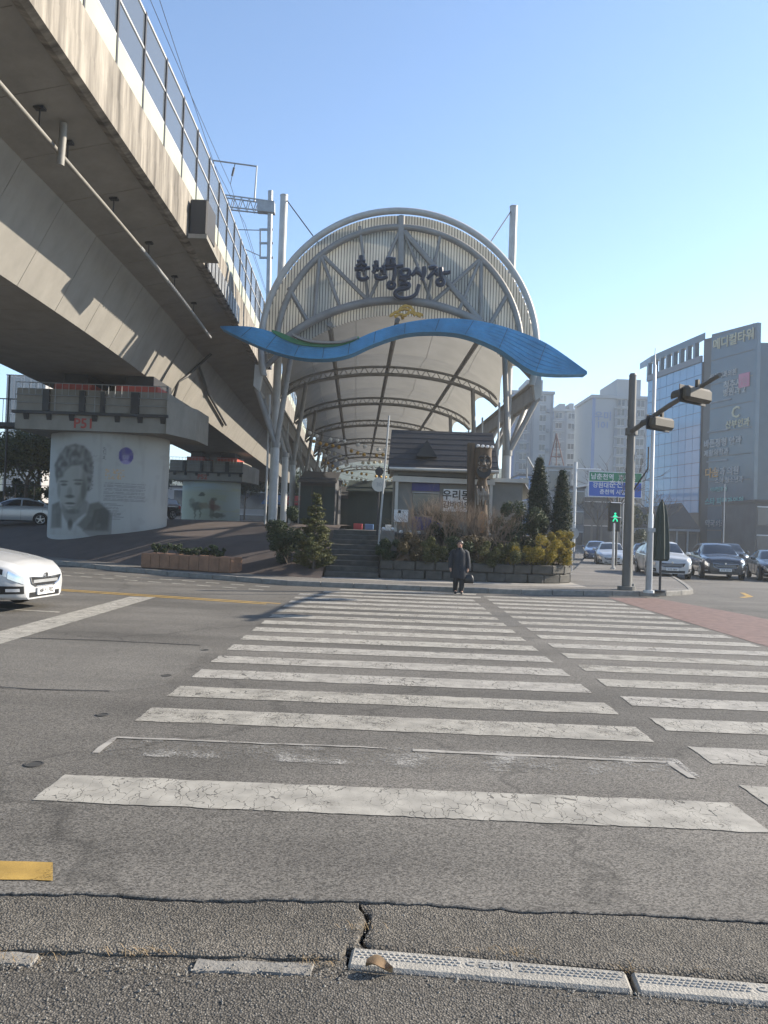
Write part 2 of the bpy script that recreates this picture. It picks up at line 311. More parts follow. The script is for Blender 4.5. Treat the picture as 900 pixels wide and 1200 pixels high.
M=dict(
 asphalt=asphalt('asphalt',(.094,.088,.079),speck=.6,scale=120,bump=.22,big=.25,crack=.35,cscale=.16,dist=.006),
 asphalt_b=asphalt('asphalt_b',(.078,.074,.068),speck=.5,scale=130,bump=.18,big=.2,dist=.006),
 asphalt_c=asphalt('asphalt_c',(.108,.102,.092),speck=.5,scale=110,bump=.22,big=.2,dist=.006),
 rough_asphalt=asphalt('rough_asphalt',(.13,.118,.10),speck=.42,scale=95,bump=.8,big=.3,dist=.010,pebble=True),
 near_asphalt=asphalt('near_asphalt',(.108,.099,.086),speck=.42,scale=105,bump=.75,big=.35,dist=.009,pebble=True),
 walk=asphalt('walk',(.13,.122,.112),speck=.3,scale=30,bump=.4,big=.25),
 pale_walk=mat('pale_walk',(.30,.28,.25),.85,var=.2,scale=2,bump=.3,bscale=20),
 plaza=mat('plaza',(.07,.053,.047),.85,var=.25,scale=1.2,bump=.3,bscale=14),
 ground=mat('ground',(.12,.115,.10),.9,var=.2,scale=.05),
 white_paint=paint('white_paint',(.35,.335,.30),wear=.58),
 white_paint_b=paint('white_paint_b',(.33,.315,.28),wear=.78,cs=11),
 white_paint_c=paint('white_paint_c',(.34,.325,.295),wear=.40,cs=7.5),
 remnant=paint('remnant',(.33,.315,.29),wear=.72,crack=False),
 valve=mat('valve',(.05,.048,.045),.7,.2),
 worn_paint=paint('worn_paint',(.36,.35,.33),wear=.95,cs=6,base=(.115,.111,.105)),
 yellow_paint=paint('yellow_paint',(.40,.26,.07),wear=.68,crack=False),
 red_paint=paint('red_paint',(.19,.125,.108),crack=False,base=(.11,.09,.085)),
 kerb=mat('kerb',(.21,.20,.182),.85,var=.25,scale=5,bump=.4,bscale=60),
 kerb_pale=mat('kerb_pale',(.29,.275,.245),.8,var=.22,scale=7,bump=.5,bscale=90),
 concrete=mat('concrete',(.24,.229,.208),.85,var=.15,scale=1.3,bump=.25,bscale=9,stretch=(1,.8,.22)),
 fascia=mat('fascia',(.31,.28,.235),.85,c2=(.065,.055,.043),scale=1.0,bump=.2,bscale=9,stretch=(1,2.6,.28)),
 cap=mat('cap',(.235,.222,.195),.85,var=.18,scale=1.2,bump=.2,bscale=9,stretch=(1,1,.5)),
 pier_white=mat('pier_white',(.34,.34,.325),.7,var=.08,scale=1),
 steel_dark=mat('steel_dark',(.035,.035,.038),.55,.3,var=.2,scale=3),
 steel_grey=mat('steel_grey',(.32,.33,.34),.5,.35,var=.15,scale=3),
 white_steel=mat('white_steel',(.40,.40,.39),.45,.0,var=.12,scale=2),
 frame_steel=mat('frame_steel',(.23,.222,.21),.5,.1,var=.2,scale=1.5),
 barrier_pale=translucent('barrier_pale',(.46,.49,.42),.2),
 barrier_glass=mat('barrier_glass',(.10,.115,.135),.15,0,alpha=.88,spec=.6),
 membrane=translucent('membrane',(.23,.222,.20),.55),
 slat=translucent('slat',(.76,.745,.69),.55),
 blue=mat('wave_blue',(.065,.30,.58),.55,var=.28,scale=.9),
 blue_dark=mat('wave_under',(.03,.09,.16),.5),
 green=mat('wave_green',(.02,.17,.07),.45,var=.15,scale=2),
 grey_band=mat('grey_band',(.25,.24,.23),.5),
 navy=mat('sign_navy',(.010,.014,.03),.4,var=.15,scale=3),
 pale_edge=mat('sign_edge',(.17,.19,.23),.5),
 gold=mat('gold',(.52,.30,.05),.4,.2,var=.2,scale=4),
 red=mat('red',(.42,.07,.05),.6,var=.15,scale=3),
 red_text=mat('red_text',(.33,.05,.04),.7),
 roof_dark=mat('roof_dark',(.03,.029,.032),.7,var=.25,scale=2,bump=.3,bscale=30),
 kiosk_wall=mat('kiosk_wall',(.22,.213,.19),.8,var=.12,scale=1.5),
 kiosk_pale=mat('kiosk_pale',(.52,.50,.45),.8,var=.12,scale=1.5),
 kiosk_blue=mat('kiosk_blue',(.035,.035,.16),.5),
 dark=mat('dark',(.022,.022,.024),.6),
 black=mat('black',(.012,.012,.013),.45),
 rubber=mat('rubber',(.018,.018,.018),.85),
 sign_white=mat('sign_white',(.72,.72,.71),.6,var=.06,scale=3),
 sign_black=mat('sign_black',(.02,.02,.02),.6),
 wood=mat('wood',(.13,.085,.05),.75,c2=(.05,.035,.022),scale=3,bump=.5,bscale=14,stretch=(3,3,.4)),
 wood_pale=mat('wood_pale',(.34,.30,.25),.8,c2=(.15,.11,.08),scale=6,bump=.5,bscale=20),
 wood_orange=mat('wood_orange',(.42,.20,.07),.7,var=.3,scale=5),
 stone=mat('stone',(.075,.071,.063),.9,var=.35,scale=3,bump=.6,bscale=22),
 planter=mat('planter',(.25,.135,.08),.85,var=.25,scale=3,bump=.4,bscale=20),
 soil=mat('soil',(.055,.042,.03),.95,var=.3,scale=5,bump=.8,bscale=20),
 leaf_dark=leafmat('leaf_dark',(.022,.035,.018),(.05,.07,.03),.15),
 leaf_con=leafmat('leaf_con',(.014,.026,.015),(.035,.05,.025),.15),
 leaf_yel=leafmat('leaf_yel',(.13,.12,.025),(.30,.22,.03),.35),
 leaf_mid=leafmat('leaf_mid',(.055,.065,.025),(.12,.12,.045),.25),
 leaf_dry=leafmat('leaf_dry',(.17,.12,.06),(.28,.20,.10),.3),
 bark=mat('bark',(.10,.08,.065),.9,var=.3,scale=5,bump=.5,bscale=30),
 twig=mat('twig',(.20,.15,.11),.9,var=.3,scale=8),
 car_white=mat('car_white',(.45,.455,.46),.25,coat=.6),
 car_silver=mat('car_silver',(.50,.52,.54),.3,.4,coat=.5),
 car_dark=mat('car_dark',(.045,.047,.055),.25,.3,coat=.7),
 car_black=mat('car_black',(.015,.016,.02),.2,coat=.8),
 car_blue=mat('car_blue',(.05,.08,.16),.25,.3,coat=.7),
 car_glass=mat('car_glass',(.012,.014,.017),.04,spec=.9),
 lamp=mat('lamp',(.45,.47,.50),.08,.2,spec=.9),
 chrome=mat('chrome',(.7,.7,.7),.15,1),
 rim=mat('rim',(.42,.43,.44),.3,.8),
 tail=mat('tail',(.25,.01,.01),.2),
 tower_glass=mat('tower_glass',(.11,.27,.45),.08,0,spec=1.0,var=.2,scale=.08),
 tower_dark=mat('tower_dark',(.035,.085,.13),.22,var=.2,scale=.2),
 tower_strip=mat('tower_strip',(.035,.045,.055),.4),
 apt=mat('apt',(.30,.32,.335),.85,var=.07,scale=.1),
 apt_grey=mat('apt_grey',(.19,.215,.25),.85,var=.08,scale=.1),
 apt_blue=mat('apt_blue',(.16,.22,.36),.8),
 win=mat('win',(.03,.04,.055),.12,spec=.8),
 winframe=mat('winframe',(.5,.5,.5),.6),
 low_a=mat('low_a',(.20,.20,.20),.8,var=.3,scale=.5),
 low_b=mat('low_b',(.34,.32,.30),.8,var=.2,scale=.5),
 low_c=mat('low_c',(.06,.06,.065),.7,var=.3,scale=.5),
 sign_green=mat('sign_green',(.015,.20,.09),.5),
 sign_blue=mat('sign_blue',(.015,.09,.42),.5),
 led_green=mat('led_green',(.02,.75,.35),.4,emit=.55),
 pole=mat('pole',(.13,.128,.12),.6,.1,var=.2,scale=2,stretch=(1,1,.3)),
 pole_white=mat('pole_white',(.55,.56,.56),.45,.2,var=.1,scale=2),
 signal=mat('signal',(.065,.055,.04),.6,var=.2,scale=4),
 parasol=mat('parasol',(.025,.04,.035),.8,var=.2,scale=4),
 skin=mat('skin',(.45,.27,.20),.55,spec=.3),
 coat=mat('coat',(.010,.014,.022),.8,var=.2,scale=9),
 hair=mat('hair',(.012,.010,.010),.5),
 tights=mat('tights',(.014,.014,.015),.8),
 hill=mat('hill',(.05,.07,.04),.95,var=.3,scale=.05),
 tarp=mat('tarp',(.022,.036,.033),.7,var=.2,scale=1),
 awning_red=mat('awning_red',(.40,.05,.06),.7), awning_blue=mat('awning_blue',(.10,.20,.38),.7), awning_yel=mat('awning_yel',(.42,.36,.08),.7),
 cloth=translucent('cloth',(.70,.66,.55),.4),
)
# ------------------------------------------------------------------ ground, road, markings
def G(px, py, z=0):
    x, y, w = ray(px, py); k = (z-EYE)/w
    return Vector((x*k, y*k, z))
kind(MB().add([(-3000,-3000,-.09),(3000,-3000,-.09),(3000,4000,-.09),(-3000,4000,-.09)],[(0,1,2,3)]).build('ground',M['ground']),'structure')
def edge_y(x): return 3.735+.05*mnoise.noise((x*1.3,1.7,0))+.022*mnoise.noise((x*9,4.1,0))+.012*mnoise.noise((x*31,8.1,0))-.006*x*x*(1 if abs(x)<4 else 0)
b=MB(); xs=[-4+i*.025 for i in range(321)]
e0=[(x,edge_y(x),0) for x in xs]
rows=[[(x,y,-.08) for x,y,z in e0],[(x,y,-.004) for x,y,z in e0],[(x,y+.008,0) for x,y,z in e0],[(x,4.4,0) for x in xs],[(x,60,0) for x in xs]]
b.grid(rows)
for x0,x1 in ((-220,-4),(4,260)):
    b.add([(x0,3.6,0),(x1,3.6,0),(x1,60,0),(x0,60,0)],[(0,1,2,3)])
b.add([(-220,60,0),(260,60,0),(260,260,0),(-220,260,0)],[(0,1,2,3)])
road=kind(b.build('road',M['asphalt']),'structure')

def patch(pts, z, name, m, parent=road, wob=.012, step=.12):
    """painted polygon with slightly uneven edges"""
    out=[]
    for i,p in enumerate(pts):
        q=pts[(i+1)%len(pts)]; d=math.dist(p[:2],q[:2]); n=max(1,int(d/step)); n=min(n,110)
        for k in range(n):
            t=k/n; x=lerp(p[0],q[0],t); y=lerp(p[1],q[1],t)
            out.append((x+wob*(.6*mnoise.noise((x*5,y*5,3))+.5*mnoise.noise((x*19,y*19,3))),y+wob*(.6*mnoise.noise((x*5,y*5,9))+.5*mnoise.noise((x*19,y*19,9))),z))
    return MB().add(out,[tuple(range(len(out)))]).build(name,m,parent)
patch([(-26,8.2),(-2.75,8.05),(-2.35,8.5),(-2.4,11.2),(-6,11.4),(-26,12.2)],.0022,'asphalt_patch',M['asphalt_c'],wob=.06)
patch([(-1.2,15.0),(6.2,14.8),(6.3,17.4),(-1.1,17.7)],.0022,'asphalt_patch',M['asphalt_b'],wob=.06)
patch([(9.6,12.0),(13.4,11.8),(13.6,19.8),(9.7,20.2)],.0022,'asphalt_patch',M['asphalt_b'],wob=.06)
for i in range(18):
    y0=4.86+i*1.012
    worn=(i==1)
    q=[(-2.17,y0+.05),(2.46,y0-.06),(2.46,y0+.46),(-2.17,y0+.56)]
    if i>=16: q=[(-2.0+.4*(i-15),y0+.05),(2.7,y0-.06),(2.8,y0+.44),(-2.0+.4*(i-15),y0+.54)]
    patch(q,.005,'crosswalk_stripe',M['worn_paint' if worn else ('white_paint','white_paint_b','white_paint_c')[(i*i+i//3)%3]],wob=.026,step=.05)
for i in range(17):
    y0=5.22+i*1.012
    x1=6.55
    q=[(2.70+.012*i,y0),(x1,y0-.1),(x1,y0+.38),(2.70+.012*i,y0+.48)]
    patch(q,.005,'crosswalk_stripe',M[('white_paint','white_paint_b','white_paint_c')[(i*i+1+i//2)%3]],wob=.026,step=.05)
for q in ([(-2.17,6.36),(.1,6.33),(.1,6.36),(-2.15,6.40)],[(.3,6.28),(2.35,6.2),(2.35,6.25),(.3,6.34)],[(-2.18,5.95),(-2.12,5.95),(-2.12,6.36),(-2.18,6.36)],[(2.36,5.84),(2.42,5.83),(2.4,6.2),(2.34,6.22)]):
    patch(q,.0065,'crosswalk_remnant',M['remnant'],wob=.03)
patch([(6.7,4.5),(9.4,4.3),(9.2,14),(9.0,19),(8.3,23.2),(6.7,22.8)],.0045,'cycle_crossing',M['red_paint'],wob=.03)
patch([(-5.3,5.0),(-5.32,18.2),(-5.9,18.1),(-5.92,5.0)],.005,'stop_line',M['white_paint'])
sl=-.285
def linepatch(x0,x1,y_at,w,name,m,yoff=0):
    return patch([(x0,y_at(x0)-w/2+yoff),(x1,y_at(x1)-w/2+yoff),(x1,y_at(x1)+w/2+yoff),(x0,y_at(x0)+w/2+yoff)],.005,name,m)
cy=lambda x:17.5+sl*(x+2.06)
linepatch(-50,-2.3,cy,.14,'centre_line',M['yellow_paint'],.14)
linepatch(-50,-2.6,cy,.14,'centre_line',M['yellow_paint'],-.14)
linepatch(-50,-6.1,lambda x:14.7+sl*(x+6.3)*.6,.13,'lane_line',M['white_paint'])
linepatch(-9.5,-7.4,cy,.12,'lane_line',M['white_paint'],-1.1)
pA=G(40,668); pB=G(330,689)
for r_ in range(2):
    for i in range(11):
        t0=i/11; t1=t0+.05
        a=pA.lerp(pB,t0); c=pA.lerp(pB,t1); o=-1.15*r_
        patch([(a.x,a.y-.09+o),(c.x,c.y-.09+o),(c.x,c.y+.09+o),(a.x,a.y+.09+o)],.005,'guide_dash',M['white_paint'])
p0=G(-20,1008); p1=G(62,1012); p2=G(62,1033); p3=G(-20,1035)
patch([(p3.x-2,p3.y),(p2.x,p2.y),(p1.x,p1.y),(p0.x-2,p0.y)],.005,'yellow_edge_line',M['yellow_paint'])
# side street markings
for k in range(5):
    patch([(13.5+k*3.2,50+k*14),(13.65+k*3.2,50+k*14),(14.6+k*3.2,54+k*14),(14.45+k*3.2,54+k*14)],.005,'lane_dash',M['white_paint'])
patch([(11.6,24.6),(12.2,25.2),(12.75,27.0),(12.62,27.1),(12.05,25.4),(11.5,24.75)],.005,'yellow_edge_line',M['yellow_paint'])
# small covers in the road
for px,py,r_ in ((40,896,.07),(120,838,.06),(195,792,.06),(240,762,.06)):
    c=G(px,py); mh=MB().lathe([(r_,.001),(r_,.007),(r_*.8,.008),(r_*.78,.004)],c,20).build('valve_cover',M['valve'],road)
# old tar seams running across the near lane
for pts in ([(-6,8.15),(-4.6,8.2),(-3.6,8.05),(-2.7,8.1)],[(-8,11.6),(-6,11.4),(-4.2,11.45),(-2.4,11.3)]):
    q=[]
    for (x,y),(x2,y2) in zip(pts,pts[1:]):
        for k in range(8): q.append((lerp(x,x2,k/8),lerp(y,y2,k/8)))
    top=[(x,y+.02+.012*mnoise.noise((x*5,y,1)),.004) for x,y in q]; bot=[(x,y-.012*(1+mnoise.noise((x*7,y,5))),.004) for x,y in q]
    MB().grid([bot,top]).build('tar_seam',M['steel_dark'],road)

# ------------------------------------------------------------------ near pavement
def nz(x,y,s=1): return mnoise.noise((x*s,y*s,.3))
def near_h(x,y):
    t=max(0,min(1,(3.7-y)/.5)); return -.004+.034*t+.007*nz(x,y,3)+.0045*nz(x,y,11)
def strip(x0,x1,ylo,yhi,name,m,dx=.02,ny=26,seam=None,h=near_h):
    b=MB(); n=max(2,int((x1-x0)/dx)); rows=[]
    for j in range(ny+1):
        t=j/ny; row=[]
        for i in range(n+1):
            x=lerp(x0,x1,i/n)
            if i==n and seam: x+=seam(lerp(ylo(x),yhi(x),t))
            if i==0 and seam: x+=seam(lerp(ylo(x),yhi(x),t))
            y=lerp(ylo(x),yhi(x),t); z=h(x,y)
            row.append((x,y,z-(.012 if j in(0,ny) or i in(0,n) else 0)))
        rows.append(row)
    # skirts
    rows=[[(x,y-.002,-.085) for x,y,z in rows[0]]]+rows+[[(x,y+.002,-.085) for x,y,z in rows[-1]]]
    for r_ in rows:
        r_.insert(0,(r_[0][0],r_[0][1],-.085)); r_.append((r_[-1][0],r_[-1][1],-.085))
    return b.grid(rows).build(name,m,None,True)
gap=lambda x:.003+.011*max(0,nz(x,2,2.2))+.003*nz(x,6,9)
seam=lambda y:.05*nz(y,3,6)+.02*nz(y,9,19)
kyl=lambda x:3.30-.095*(x+.08) if x>-.1 else 3.20+.012*x+.02*nz(x,4,4)
np_=strip(-4,-.035,lambda x:kyl(x)+.012,lambda x:edge_y(x)-gap(x),'verge_patch',M['rough_asphalt'],seam=seam)
np2=strip(-.012,4,lambda x:kyl(x)+.012,lambda x:edge_y(x)-gap(x)*.45,'verge_patch',M['rough_asphalt'],seam=seam)
kb=lambda x:3.155-.095*(x+.08) if x>-.1 else 3.09+.01*x
near=strip(-4,4,lambda x:-1.5,lambda x:kb(x)-.008,'near_pavement',M['near_asphalt'],dx=.03,ny=150,h=lambda x,y:.022+.006*nz(x,y,2.5)+.0035*nz(x,y,13))
for o in (near,np_,np2): kind(o,'structure')
# kerb stones of the near side, with a dotted tread strip
rz=math.atan(-.095)
def near_kerb(x0,L,lett=True):
    b=MB().bbox((0,-.145,-.1),(L,0,.042),.012)
    for i,p in enumerate(b.v):
        b.v[i]=p+Vector((0,.004*mnoise.noise((p.x*4,p.y*9,1)),.003*mnoise.noise((p.x*7,p.y*7,2))))
    me=b.mesh('kerb_stone',M['kerb_pale'])
    o=inst('kerb_stone',me,(x0,3.298-.095*(x0+.08),-.014),near,(0,0,rz))
    d=MB(); n=int(L/.024)
    for i in range(n):
        for j in range(3):
            x=.03+i*.024+(j%2)*.012; 
            if x>L-.03 or (lett and .40*L<x<.62*L): continue
            y=-.038-j*.019
            d.add([(x-.007,y-.006,.041),(x+.007,y-.006,.041),(x+.007,y+.006,.041),(x-.007,y+.006,.041),(x-.004,y-.004,.0465),(x+.004,y-.004,.0465),(x+.004,y+.004,.0465),(x-.004,y+.004,.0465)],[(4,5,6,7),(0,1,5,4),(1,2,6,5),(2,3,7,6),(3,0,4,7)])
    ob=bpy.data.objects.new('tread_dots',d.mesh('tread_dots',M['kerb_tread'])); col.objects.link(ob); ob.parent=o; ob['kind']='stuff'
    if lett:
        tm=text_mesh('⊂ 춘천시',M['kerb_tread'],.052,.002,.001); tm.transform(Matrix.Rotation(R(-90),4,'X'))
        to=bpy.data.objects.new('lettering',tm); col.objects.link(to); to.parent=o; to.location=(L*.51,-.058,.0435)
    return o
M['kerb_tread']=mat('kerb_tread',(.30,.295,.28),.8,var=.2,scale=20)
near_kerb(-.07,1.13); near_kerb(1.075,1.13); near_kerb(2.22,1.13,False)
for x0,L,h_ in ((-1.95,.62,-.008),(-.72,.52,-.010),(-3.2,1.0,-.01)):
    b=MB()
    n=24; rows=[]
    for j in range(7):
        t=j/6; row=[]
        for i in range(n+1):
            x=x0+L*i/n; y=3.085+.115*t+.012*nz(x,t,8); z=h_+.026+.006*nz(x,y,10)
            if j in (0,6) or i in(0,n): z=-.03; 
            row.append((x+.02*nz(y,x,12),y+.008*nz(x,y,20),z))
        rows.append(row)
    b.grid(rows).build('kerb_stone',M['kerb'],near,True)
fl=MB(); rows=[]
for j in range(9):
    rows.append([(lerp(-4,-.09,i/160),lerp(3.04,3.26,j/8)+.01*nz(i*.3,j,1),.008+.010*nz(lerp(-4,-.09,i/160),j*.03,6)+.006*nz(lerp(-4,-.09,i/160),j*.03,19)-.01*(j in (0,8))) for i in range(161)])
fl.grid(rows).build('joint_fill',M['rough_asphalt'],near,True)
# loose grit on the near pavement
b=MB()
for i in range(5200):
    x=rnd.uniform(-2.4,2.4)
    if rnd.random()<.5: y=rnd.uniform(2.3,3.05); z=.024
    else:
        y=rnd.uniform(3.2,3.68); z=near_h(x,y)-.002
        if x>-.1 and y<3.34-.095*(x+.08)+.02: continue
    if rnd.random()<.22: y=3.09+rnd.gauss(0,.03) if x<-.1 else kb(x)-abs(rnd.gauss(0,.03))-.01; z=.026
    s=rnd.uniform(.0025,.0065)*(1.6 if rnd.random()<.06 else 1)
    a=rnd.random()*6.28; c_,s_=math.cos(a)*s,math.sin(a)*s
    b.add([(x+c_,y+s_,z),(x-s_,y+c_*.8,z),(x-c_*.9,y-s_,z),(x+s_,y-c_,z),(x+rnd.uniform(-.3,.3)*s,y,z+s*rnd.uniform(.6,1.1))],[(0,1,4),(1,2,4),(2,3,4),(3,0,4)])
g_=b.build('grit',mat('grit',(.22,.205,.18),.9,var=.5,scale=60)); kind(g_,'stuff'); g_['label']='loose grit scattered over the near pavement'
# dry grass in the joints
b=MB()
for cx,cy_,n,sp in ((-1.42,3.12,46,.07),(-.95,3.2,60,.09),(-.2,3.17,40,.05),(-.04,3.45,26,.05),(.55,3.29,24,.08),(.66,3.28,12,.04),(1.08,3.19,22,.03),(1.35,3.2,14,.06),(-1.6,3.15,30,.06)):
    for i in range(n):
        x=cx+rnd.gauss(0,sp); y=cy_+rnd.gauss(0,.018); a=rnd.random()*6.28; L=rnd.uniform(.02,.06); l=rnd.uniform(.5,1.2)*L
        w=.0012; tx,ty=math.cos(a),math.sin(a); z=.022
        p=Vector((x,y,z)); m_=p+Vector((tx*l*.5,ty*l*.5,L*.4)); q=p+Vector((tx*l,ty*l,L*.42))
        nrm=Vector((-ty,tx,0))*w
        b.add([p-nrm,p+nrm,m_+nrm,m_-nrm,q],[(0,1,2,3),(3,2,4)])
g_=b.build('dry_grass',mat('dry_grass',(.24,.17,.09),.9)); kind(g_,'stuff'); g_['label']='wisps of dry grass in the pavement joints'
# curled leaf
b=MB(); rows=[]
for i in range(9):
    t=i/8; w=.036*math.sin(math.pi*min(1,t*.92+.08))**.8
    rows.append([(.0+t*.11-.055, (j/4-.5)*2*w, .006+.03*abs(j/4-.5)**1.4*2+.012*math.sin(t*5)) for j in range(5)])
b.grid(rows)
lf=b.build('dry_leaf',mat('dry_leaf',(.26,.17,.09),.7,var=.3,scale=30),None,True)
lf.location=(.045,3.12,.028); lf.rotation_euler=(0,0,R(-8)); tag(lf,'curled brown dry leaf lying at the end of the pale kerb stone','leaf')

# ------------------------------------------------------------------ far pavement
KP=[(-60,56),(-30,40),(-16,32),(-12.2,29.4),(-8.6,26.5),(-5.6,24.8),(-2.8,23.2),(0,23.0),(3.8,22.8),(6.7,23.4),(9.2,24.3),(10.4,25.6),(11.2,28),(12.4,32),(16,45),(32,100)]
def yk(x): return interp(KP[:11],x)
# resample kerb line
cum=[0]
for p,q in zip(KP,KP[1:]): cum.append(cum[-1]+math.dist(p,q))
def kpt(s):
    for i in range(len(KP)-1):
        if s<=cum[i+1]:
            t=(s-cum[i])/(cum[i+1]-cum[i]); return Vector((lerp(KP[i][0],KP[i+1][0],t),lerp(KP[i][1],KP[i+1][1],t),0))
    return Vector((*KP[-1],0))
b=MB()
xs=[-60,-45,-30,-22,-16,-14,-12.2,-10,-8.6,-7,-5.6,-4,-2.8,-1.5,0,1.5,3.8,5.2,6.7]
b.grid([[(x,yk(x)+.14,.125) for x in xs],[(x,yk(x)+1.7,.135) for x in xs],[(x,yk(x)+4.2,.135) for x in xs]])
pts=[(6.7,yk(6.7)+.14)]+[(x-.12,y+.1) for x,y in KP[10:]]+[(27,100),(13,50),(9.5,38),(6.7,31),(6.7,27)]
o=len(b.v); b.add([(x,y,.13) for x,y in pts],[tuple(range(len(pts)))])
pav=kind(b.build('pavement',M['walk']),'structure')
b=MB(); xs2=[x for x in xs if x>=-8.6]
b.grid([[(x,yk(x)+1.75,.139) for x in xs2],[(x,yk(x)+4.0,.139) for x in xs2]])
pale=b.build('paved_strip',M['pale_walk'],pav)
km=MB().bbox((.006,0,-.1),(.994,.17,.148),.015).mesh('kerb_stone',M['kerb'])
s=0; 
while s<cum[-2]:
    p=kpt(s); q=kpt(s+1.0); L=(q-p).length
    if p.x>-24: 
        inst('kerb_stone',km,(p.x,p.y,0),pav,(0,0,math.atan2(q.y-p.y,q.x-p.x)),(L,1,1))
    s+=1.0
# sloping plaza under the viaduct
def plaza_z(s):
    if s<1.8: return .14
    if s<5: return .14+(s-1.8)*.29
    if s<12: return 1.07+(s-5)*.115
    return 1.875+(s-12)*.007
b=MB(); rows=[]
xs=[-70,-55,-40,-30,-24,-20,-17,-15,-13,-11,-9,-7.5,-6,-5,-4,-3,-1.95]
for s in (1.8,2.4,3.0,4,5,6,7,8,9,10,12,14,18,25,40,60,90,140):
    rows.append([(x,yk(x)+s,plaza_z(s)+.03*mnoise.noise((x*.3,s*.3,0))*(s>2.4)) for x in xs])
b.grid(rows)
plaza=kind(b.build('plaza',M['plaza'],None,True),'structure')
def pz(x,y): return plaza_z(y-yk(x))
# market floor
mf=MB().box((-1.95,30.2,-.05),(7.4,150,1.72)).build('market_floor',M['walk']); kind(mf,'structure')
# steps up into the market
st=empty('steps',(-1.0,25.6,.13)); tag(st,'dark concrete steps climbing into the market beside the planter wall','steps')
for i in range(9):
    MB().bbox((-1.93,25.7+i*.5,.135),(-.12,26.28+i*.5 if i<8 else 30.19,.135+.176*(i+1)),.015).build('step',M['stone'],st)
# ------------------------------------------------------------------ railway viaduct
def vx(y):
    if y<22: return 0
    if y<34: return -.045*(y-22)**2/24
    return -.045*(y-28)
def vslope(y): return (vx(y+.5)-vx(y-.5))
via=empty('railway_viaduct',(-13.5,38,8.5)); tag(via,'long concrete railway viaduct with box girder and glazed noise barrier','viaduct')
YS=[-12+i*2 for i in range(67)]
def sweep(prof, name, m, ys=YS, smooth=False, close=True):
    b=MB(); rows=[[(x+vx(y),y,z) for x,z in prof] for y in ys]
    b.grid(rows,close); n=len(prof); 
    if close: b.f+=[tuple(range(n)),tuple(range(len(b.v)-1,len(b.v)-1-n,-1))]
    return b.build(name,m,via,smooth)
girder_prof=[(-10.9,8.5),(-9.65,11.0),(-7.35,11.52),(-7.35,12.15),(-20.45,12.15),(-20.45,11.52),(-18.15,11.0),(-16.9,8.5)]
# girders: one per span, with joints over the piers
for y0,y1 in ((-12,37.9),(38.0,73.4),(73.5,121)):
    ys=[y0]+[y for y in YS if y0+.3<y<y1-.3]+[y1]
    sweep(girder_prof,'box_girder',M['concrete'],ys)
for y0,y1 in ((-12,37.95),(37.98,121)):
    ys=[y0]+[y for y in YS if y0+.3<y<y1-.3]+[y1]
    f_=sweep([(-7.35,11.5),(-7.16,11.44),(-7.0,11.5),(-7.0,12.28),(-7.35,12.28)],'deck_edge',M['fascia'],ys)
    sweep([(-7.4,12.29),(-7.015,12.29),(-7.015,13.1),(-7.25,13.1)],'parapet',M['fascia'],ys)
    sweep([(-20.8,11.5),(-20.45,11.5),(-20.45,13.1),(-20.8,13.1)],'parapet',M['concrete'],ys)
# shutter joints on the web
for k in range(16):
    y=4+k*2.6
    MB().obox((-10.9+vx(y)+.004,y,8.5),(-9.65+vx(y)+.004,y,11.0),.012,.012).build('shutter_joint',M['cap'],via)
    MB().obox((-9.6+vx(y),y,11.005),(-7.4+vx(y),y,11.503),.014,.014).build('soffit_joint',M['cap'],via)
    MB().obox((-16.8+vx(y),y,8.496),(-10.95+vx(y),y,8.496),.014,.01).build('soffit_joint',M['cap'],via)
# noise barrier
BP=2.1
post=MB().box((-.05,-.05,12.95),(.05,.05,16.02)).box((-.09,-.09,12.95),(.09,.09,13.12)).mesh('barrier_post',M['steel_dark'],(0,0,13.1))
pal=MB().box((-.03,.055,13.1),(.03,BP-.055,13.95)).mesh('barrier_panel',M['barrier_pale'],(0,0,13.1))
gl1=MB().box((-.012,.055,14.02),(.012,BP-.055,14.95)).mesh('barrier_pane',M['barrier_glass'],(0,0,13.1))
gl2=MB().box((-.012,.055,15.02),(.012,BP-.055,15.94)).mesh('barrier_pane',M['barrier_glass'],(0,0,13.1))
rl=MB().box((-.035,.055,13.951),(.035,BP-.055,14.02)).box((-.035,.055,14.951),(.035,BP-.055,15.019)).box((-.035,.055,15.941),(.035,BP-.055,16.01)).mesh('barrier_rail',M['white_steel'],(0,0,13.1))
for i in range(52):
    y=-4+BP*i; X=-7.17+vx(y); rz_=-math.atan(vslope(y+1))*-1
    rz_=math.atan2(vx(y+BP)-vx(y),BP)*-1
    inst('barrier_post',post,(X,y,13.1),via)
    for nm,me in (('barrier_panel',pal),('barrier_pane',gl1),('barrier_pane',gl2),('barrier_rail',rl)):
        inst(nm,me,(X,y,13.1),via,(0,0,rz_))
# junction box at the deck edge
b=MB().bbox((-6.995,26.0,11.62),(-6.38,27.3,12.85),.05); b.build('junction_box',M['dark'],via)
b=MB().prism([(-7.0,25.9,11.61),(-6.35,25.9,11.61),(-6.35,27.9,11.45),(-7.0,27.9,11.45)],(0,0,-.15)); b.build('box_bracket',M['cap'],via)
for i in range(34):
    y=28.8+i*.24; MB().box((-6.98+vx(y),y,11.45),(-6.9+vx(y),y+.13,12.2)).build('louvre_slat',M['steel_grey'] if i%3 else M['steel_dark'],via)
M['pipe_grey']=mat('pipe_grey',(.22,.21,.19),.6,var=.2,scale=2)
